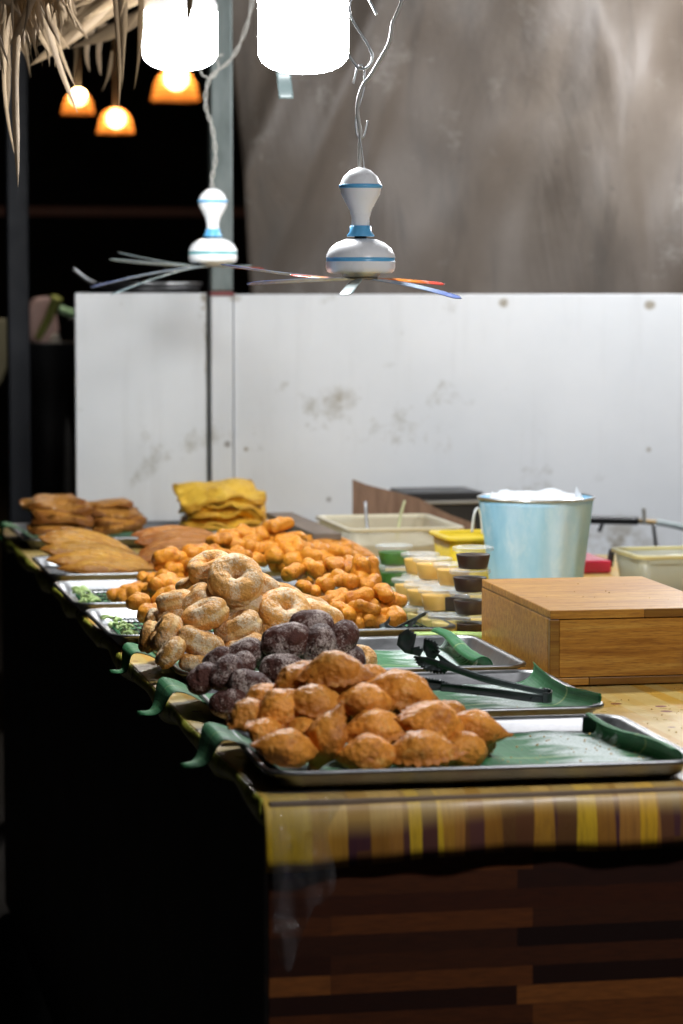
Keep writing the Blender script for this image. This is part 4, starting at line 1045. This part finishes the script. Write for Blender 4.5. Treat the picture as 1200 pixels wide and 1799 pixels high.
# ------------------------------------------------------------------ hanging fly fans
def bez(pts, col): pass
def blade_mat(name, c1, c2, sc=40):
    t = NT(name); s = t.n('SeparateXYZ'); t.l(t.tc.outputs['UV'], s.inputs[0])
    c = t.ramp(s.outputs['X'], [(0, c1), (.6, c1), (.85, c2)])
    vo = t.n('TexVoronoi'); vo.inputs['Scale'].default_value = 90; t.l(t.tc.outputs['Object'], vo.inputs['Vector'])
    c = t.mix(t.ramp(vo.outputs['Distance'], [(.25, .25), (.35, 0.0)]), c, (.8, .8, .85))
    t.set(c, .22, 0, None, .5)
    tr = t.n('BsdfTransparent'); mx = t.n('MixShader'); mx.inputs[0].default_value = .8
    t.l(tr.outputs[0], mx.inputs[1]); t.l(t.p.outputs[0], mx.inputs[2]); t.l(mx.outputs[0], t.out.inputs[0]); return t.m
BO = blade_mat('orange_blade', (.65, .20, .03), (.55, .07, .05)); BBl = blade_mat('pale_blue_blade', (.42, .52, .66), (.20, .28, .62)); BG = blade_mat('grey_green_blade', (.36, .44, .44), (.30, .40, .42))
def fan(cx, cyt, d, label, band, blades, cordpts):
    k = 3.68/5000
    c = atD(cx, cyt, d)
    e = empty('fly_fan', c); tag(e, label, 'fly fan', 'battery fly fans hanging over the pastries')
    z = lambda y: -(y-488)*k
    lathe('grip', [(.001, z(296)), (8*k, z(297)), (18*k, z(301)), (29*k, z(311)), (36*k, z(325))], M['white_plastic'], e, cap=False)
    lathe('grip_band', [(36*k, z(325)), (38*k, z(326.5)), (38*k, z(331)), (36*k, z(332.5))], M['blue_plastic'], e, cap=False)
    lathe('neck', [(36*k, z(332.5)), (34*k, z(343)), (27*k, z(356)), (19.5*k, z(370)), (16*k, z(384)), (15.5*k, z(397))], M['white_plastic'], e, cap=False)
    lathe('collar', [(15.5*k, z(397)), (18.5*k, z(398)), (19.5*k, z(408)), (24*k, z(414)), (24*k, z(416)), (10*k, z(416))], M['blue_plastic'], e, cap=False)
    lathe('axle', [(11*k, z(415.5)), (11*k, z(420.5))], M['black'], e)
    lathe('motor_housing', [(10*k, z(420)), (26*k, z(421)), (42*k, z(427)), (54*k, z(437)), (60*k, z(448)), (61*k, z(453))], M['white_plastic'], e, cap=False)
    lathe('housing_band', [(61*k, z(453)), (60.2*k, z(454)), (60.2*k, z(459)), (61*k, z(460))], band, e, cap=False)
    lathe('lower_housing', [(61*k, z(460)), (61*k, z(470)), (59*k, z(477)), (54*k, z(480.5)), (34*k, z(481.5)), (33*k, z(486)), (.001, z(487))], M['white_plastic'], e, cap=False)
    lathe('rotor', [(30*k, z(487)), (30*k, z(491)), (.001, z(491.5))], plain('rotor_grey', (.25, .22, .18), .5), e)
    for (ang, L, droop, w, mat, tw) in blades:
        a = R(ang); dx = Vector((math.cos(a), math.sin(a), 0)); dy = Vector((-math.sin(a), math.cos(a), 0))
        def F(u, v, dx=dx, dy=dy, L=L, droop=droop, w=w, tw=tw):
            r = 12*k + u*L*k; ww = w*k*(.45+.55*math.sin(min(1, u*2.2)*math.pi/2))*(1 if u < .9 else math.sqrt(max(.02, 1-((u-.9)/.1)**2)))
            s = (v-.5)*ww
            zz = z(490) + droop*k*(u**1.5) - abs(v-.5)*1.2*k
            return dx*r + dy*(s*math.cos(R(tw))) + Vector((0, 0, zz + s*math.sin(R(tw))))
        o = link('blade', grid_me('blade', F, 36, 6), mat, e); solid(o, .0008)
    return e
F1 = fan(633.5, 487.5, 3.68, 'larger looking white fly fan with blue bands and orange blade, over the tongs', M['blue_plastic'],
         [(-4, 138, -9, 26, BO, 12), (168, 112, 7, 24, BO, -8), (-40, 185, -34, 26, BBl, 8), (150, 250, 26, 26, BBl, 10), (205, 230, -8, 28, BBl, 14), (250, 170, -28, 24, BG, 8)], None)
F2 = fan(374, 466.5, 3.68*122/86, 'smaller looking white fly fan with a green band, hanging before the post', M['teal_plastic'],
         [(172, 245, 18, 26, BG, 12), (195, 315, -52, 28, BBl, 10), (215, 330, -70, 26, BG, 8), (5, 120, -6, 22, BO, 8), (-15, 85, 2, 22, BG, 8), (160, 230, 36, 20, BG, 6)], None)
# wires and hooks of the near fan
DW = 3.68
def D_(x, y, dd=0): return atD(x, y, DW+dd)
hk = empty('wire_hook', D_(645, 60)); tag(hk, 'zinc wire hooks chained above the near fly fan', 'hook'); iv = -Vector(hk.location)
def wpath(name, pts, r, mat, par=hk, off=iv, n=8): return tube(name, [p+off for p in pts], r, mat, par, n)
wpath('upper_hook', [D_(662, 26), D_(655, 12), D_(646, -4), D_(632, -10), D_(618, -2), D_(614, 18), D_(622, 40), D_(640, 68), D_(652, 90), D_(654, 105), D_(646, 118), D_(636, 121), D_(628, 118), D_(612, 96)], .0017, M['wire'])
wpath('lower_hook', [D_(621, 147), D_(625, 130), D_(628, 118, .006), D_(636, 115, .006), D_(640, 124), D_(640, 150), D_(636, 170), D_(628, 195), D_(625, 215), D_(627, 235), D_(633, 243), D_(640, 238), D_(646, 212)], .0013, M['wire'])
o = tube('power_cord', [D_(712, -60), D_(707, -5), D_(700, 18), D_(690, 42), D_(684, 75), D_(668, 105), D_(652, 132), D_(637, 152), D_(630, 175), D_(628, 200), D_(633, 232), D_(632, 262), D_(632, 298)], .0026, M['cable'], n=10)
tag(o, 'grey two-core cord running down to the near fly fan', 'cord')
o = tube('hanging_wire', [D_(632, 240, -.003), D_(636, 262, -.003), D_(640, 296, -.003)], .0006, M['wire'], n=6); tag(o, 'thin wire loop joining the hook to the near fly fan', 'wire')
# cord of the far fan
DF = 3.68*122/86
def E_(x, y, dd=0): return atD(x, y, DF+dd)
vs, fs = [], []
cp = smooth_path([E_(450, -60), E_(440, 20), E_(420, 80), E_(398, 112), E_(372, 132), E_(362, 160), E_(362, 190), E_(370, 215), E_(377, 250), E_(378, 285), E_(372, 315), E_(375, 340)], 10)
for ph in (0, math.pi):
    tube_add(vs, fs, [p + _rt*(  .0028*math.cos(i*.42+ph)) + _fw*(.0028*math.sin(i*.42+ph)) for i, p in enumerate(cp)], 0.0015, 7)
o = link('twisted_cord', mesh('twisted_cord', vs, fs), M['cable']); tag(o, 'pale twisted cord looping down to the far fly fan', 'cord')
o = tube('tie_wire', [E_(352, 120), E_(356, 132), E_(374, 136), E_(384, 118), E_(380, 100), E_(392, 96)], .0018, M['cable'], n=7); tag(o, 'knotted white tie on the twisted cord above the far fan', 'wire')
# plastic tag hanging behind the big lamp
def tagf(u, v): 
    p = atD(484+6*v+u*26, 118+56*v, 4.4); return p + _fw*(.004*math.sin(v*5))
o = link('plastic_strip', grid_me('plastic_strip', tagf, 6, 12), plain('strip_clear', (.10, .13, .13), .4)); solid(o, .001); tag(o, 'short grey plastic strip hanging just under the big lamp', 'strip')

# ------------------------------------------------------------------ big white hanging lamps
ML_ = emis('lit_diffuser', (.96, .98, 1.0), LAMP)
def lamp(cx, ytop, ybot, rpx, d, label, loc=None, em=None):
    k = d/5000; c = atD(cx, ybot, d) if loc is None else Vector(loc)
    e = empty('bulb_lamp', c); tag(e, label, 'lamp', 'white bulb lamps hanging over the counter')
    h = (ybot-ytop)*k; r = rpx*k
    pr = [(.001, 0)] + [(r*math.sin(a)**.75*.995, h*.30*(1-math.cos(a))) for a in [math.pi/2*i/12 for i in range(1, 13)]] + [(r, h*.6), (r, h)]
    lathe('diffuser', pr, em or ML_, e, cap=False)
    lathe('housing', [(r*.999, h), (r*1.02, h+.001), (r*1.02, h+.012), (r*.86, h+.035), (r*.45, h+.06), (r*.3, h+.09), (r*.28, h+.12)], M['white_plastic'], e)
    lathe('socket', [(r*.33, h+.121), (r*.33, h+.16), (r*.2, h+.175)], M['black'], e, n=24)
    vs, fs = [], []; tube_add(vs, fs, [(0, 0, h+.17), (.01, .01, h+.5), (0, 0, h+.9)], .003, 8); link('cable', mesh('cable', vs, fs), M['black'], e)
lamp(533, 7, 129, 79.5, 3.90, 'large glowing white lamp, the nearer and bigger of the two in view')
lamp(316, 23, 123, 65.5, 4.66, 'smaller glowing white lamp in front of the warm lampshades', None, emis('small_diffuser', (.96, .98, 1.0), 95))
lamp(0, 0, 105, 70, 4.3, 'white lamp hanging just in front of the counter', (1.12, 2.12, 1.80), emis('front_diffuser', (.98, .97, 1.0), 250))
lamp(0, 0, 105, 70, 4.3, 'white lamp near the tarpaulin at the upper right corner', (2.13, 5.92, 1.95), emis('rear_diffuser', (.96, .97, 1.0), 120))
lamp(0, 0, 105, 70, 4.3, 'added unseen white lamp beyond the right edge, brightening the white panel', (1.95, 5.15, 1.88), emis('panel_fill_diffuser', (.96, .97, 1.0), 260))  # extra lamp out of view, added to brighten the white panel

lamp(0, 0, 60, 50, 4.3, 'added unseen lamp hidden behind the tarpaulin, lighting the left clutter', (1.0, 8.0, 2.1), emis('clutter_fill_diffuser', (1, .9, .8), 340))  # invented fill lamp, hidden by the tarp, added to light the dark clutter
# ------------------------------------------------------------------ palm thatch
def thatch_mat():
    t = NT('dry_palm'); oi = t.n('ObjectInfo'); s = t.n('SeparateXYZ'); t.l(t.tc.outputs['UV'], s.inputs[0])
    m = t.n('Mapping'); m.inputs['Scale'].default_value = (1, 22, 1); t.l(t.tc.outputs['UV'], m.inputs[0])
    f = t.noise(3, 5, .6, m.outputs[0]); f2 = t.noise(7, 4)
    c = t.ramp(f, [(.3, (.13, .085, .045)), (.55, (.27, .19, .11)), (.75, (.40, .31, .20))])
    c = t.mix(t.ramp(f2, [(.45, 0.0), (.7, .6)]), c, (.12, .085, .06))
    return t.set(c, .55, 0, t.bump(f, .4, .002), .4)
MTh = thatch_mat()
rt_ = random.Random(4)
th = empty('palm_thatch', atD(60, -120, 3.9)); tag(th, 'ragged dry palm thatch hanging from the stall roof at the upper left', 'thatch')
tinv = -Vector(th.location)
TV, TF, TUV = [], [], []
def blade(p0, p1, w, sag=.02, curl=.3, n=12, k=None):
    """a dry leaflet: folded along its rib, tapering to a point"""
    p0, p1 = Vector(p0)+tinv, Vector(p1)+tinv; d = (p1-p0); L = d.length; d.normalize()
    side = d.cross(Vector((.2, -1, .1))).normalized()
    nrm = d.cross(side).normalized(); b = len(TV); ph = rt_.uniform(0, 6)
    side = (side*math.cos(ph*.25)+nrm*math.sin(ph*.25)).normalized(); nrm = d.cross(side)
    for i in range(n+1):
        t = i/n; c = p0 + d*(L*t) + side*(sag*math.sin(t*3+ph)*t) + nrm*(sag*.6*math.sin(t*4+ph)*t)
        ww = w*(1-t**3)*(.8+.2*math.sin(t*7+ph)) + .0003
        for s in (-1, 0, 1):
            TV.append(c + side*(ww*s) + nrm*(ww*.5*abs(s))); TUV.append((t*L*6, s*.5+ph))
    for i in range(n):
        for s in range(2): TF.append((b+i*3+s, b+i*3+s+1, b+(i+1)*3+s+1, b+(i+1)*3+s))
def bl(x0, y0, x1, y1, wpx, d0, d1=None, sag=.01):
    blade(atD(x0, y0, d0), atD(x1, y1, d1 or d0), wpx*.5*(d0/5000), sag)
    if HERO[0]: flush('leaf_strip')
def flush(name, kind=None):
    me = mesh(name, TV, TF); ul = me.uv_layers.new(name='UVMap')
    for l in me.loops: ul.data[l.index].uv = TUV[l.vertex_index]
    o = link(name, me, MTh, th); TV.clear(); TF.clear(); TUV.clear()
    if kind: o['kind'] = kind
HERO = [True]
# hero leaflets
bl(40, -60, 17, 330, 22, 3.9, 3.85, .012); bl(25, -60, 12, 270, 14, 4.1, 4.1, .02); bl(15, -40, 3, 210, 16, 4.3)
bl(66, -50, 127, 200, 20, 4.0, 4.05, .01); bl(80, -30, 128, 152, 14, 4.2, 4.2, .008); bl(92, -40, 88, 118, 8, 4.4)
bl(204, -60, 217, 155, 34, 4.2, 4.2, .006); bl(196, -50, 213, 196, 20, 4.3, 4.3, .012); bl(220, -60, 212, 34, 14, 4.15)
bl(300, -50, 50, 108, 46, 4.9, 5.0, .01); bl(330, -20, 118, 82, 52, 5.1, 5.2, .01); bl(280, -80, 60, 60, 44, 4.9, 5.1); bl(250, -60, 40, 30, 50, 4.7, 4.9)
bl(162, 40, 152, 126, 16, 5.2); bl(182, 40, 168, 132, 16, 5.2); bl(130, 60, 128, 150, 14, 5.3); bl(245, -30, 240, 155, 20, 4.6, 4.6, .01); bl(195, 90, 182, 160, 12, 5.2)
bl(285, -60, 218, 60, 30, 5.0); bl(120, -60, 55, 60, 20, 4.2); bl(30, -50, 10, 60, 8, 3.7); bl(55, -50, 35, 75, 6, 3.7); bl(335, -60, 327, 62, 14, 3.85, 3.85, .003)
HERO[0] = False
for k in range(260):
    x = rt_.uniform(-60, 125); y = rt_.uniform(-90, -20); L = rt_.uniform(60, 190)*(1-.0045*max(0, x)); a = rt_.gauss(.12, .28) - .1
    bl(x, y, x - L*math.sin(a), y + L*math.cos(a), rt_.uniform(8, 24), rt_.uniform(3.7, 4.6))
for k in range(80):
    x = rt_.uniform(60, 310); y = rt_.uniform(-110, -40); L = rt_.uniform(100, 230); a = R(rt_.uniform(48, 74))
    bl(x, y, x - L*math.sin(a), y + L*math.cos(a), rt_.uniform(16, 40), rt_.uniform(4.8, 5.4))
flush('leaf_strips', 'stuff')
tube('rafter', [atD(-120, -110, 4.0)+tinv, atD(330, -150, 5.6)+tinv], .018, plain('bamboo', (.3, .22, .12), .6), th, 12)

# crumbs
rc = random.Random(9); vs, fs = [], []
iv4 = ico(1)
def crumb(x, y, z, r):
    b = len(vs)
    for v in iv4[0]: vs.append(Vector((x, y, z)) + Vector((v.x*r*rc.uniform(.7, 1.3), v.y*r*rc.uniform(.7, 1.3), v.z*r*.6)))
    fs.extend([tuple(b+i for i in f) for f in iv4[1]])
for k in range(90): crumb(rc.uniform(.70, .90), rc.uniform(2.76, 2.99), TZ+.0085, rc.uniform(.0006, .0018))
for k in range(50): crumb(rc.uniform(.70, .90), rc.uniform(3.13, 3.35), TZ+.0085, rc.uniform(.0004, .001))
for k in range(70): crumb(rc.uniform(.93, 1.2), rc.uniform(2.9, 3.38), TZ+.0008, rc.uniform(.0005, .0013))
for k in range(12): crumb(rc.uniform(.97, 1.15), rc.uniform(3.42, 3.74), TZ+bH+.0025, rc.uniform(.0005, .0012))
o = link('crumbs', mesh('crumbs', vs, fs), plain('crumb', (.55, .36, .12), .7)); tag(o, 'golden crumbs scattered on the leaves and cloth', 'crumbs', kind='stuff')
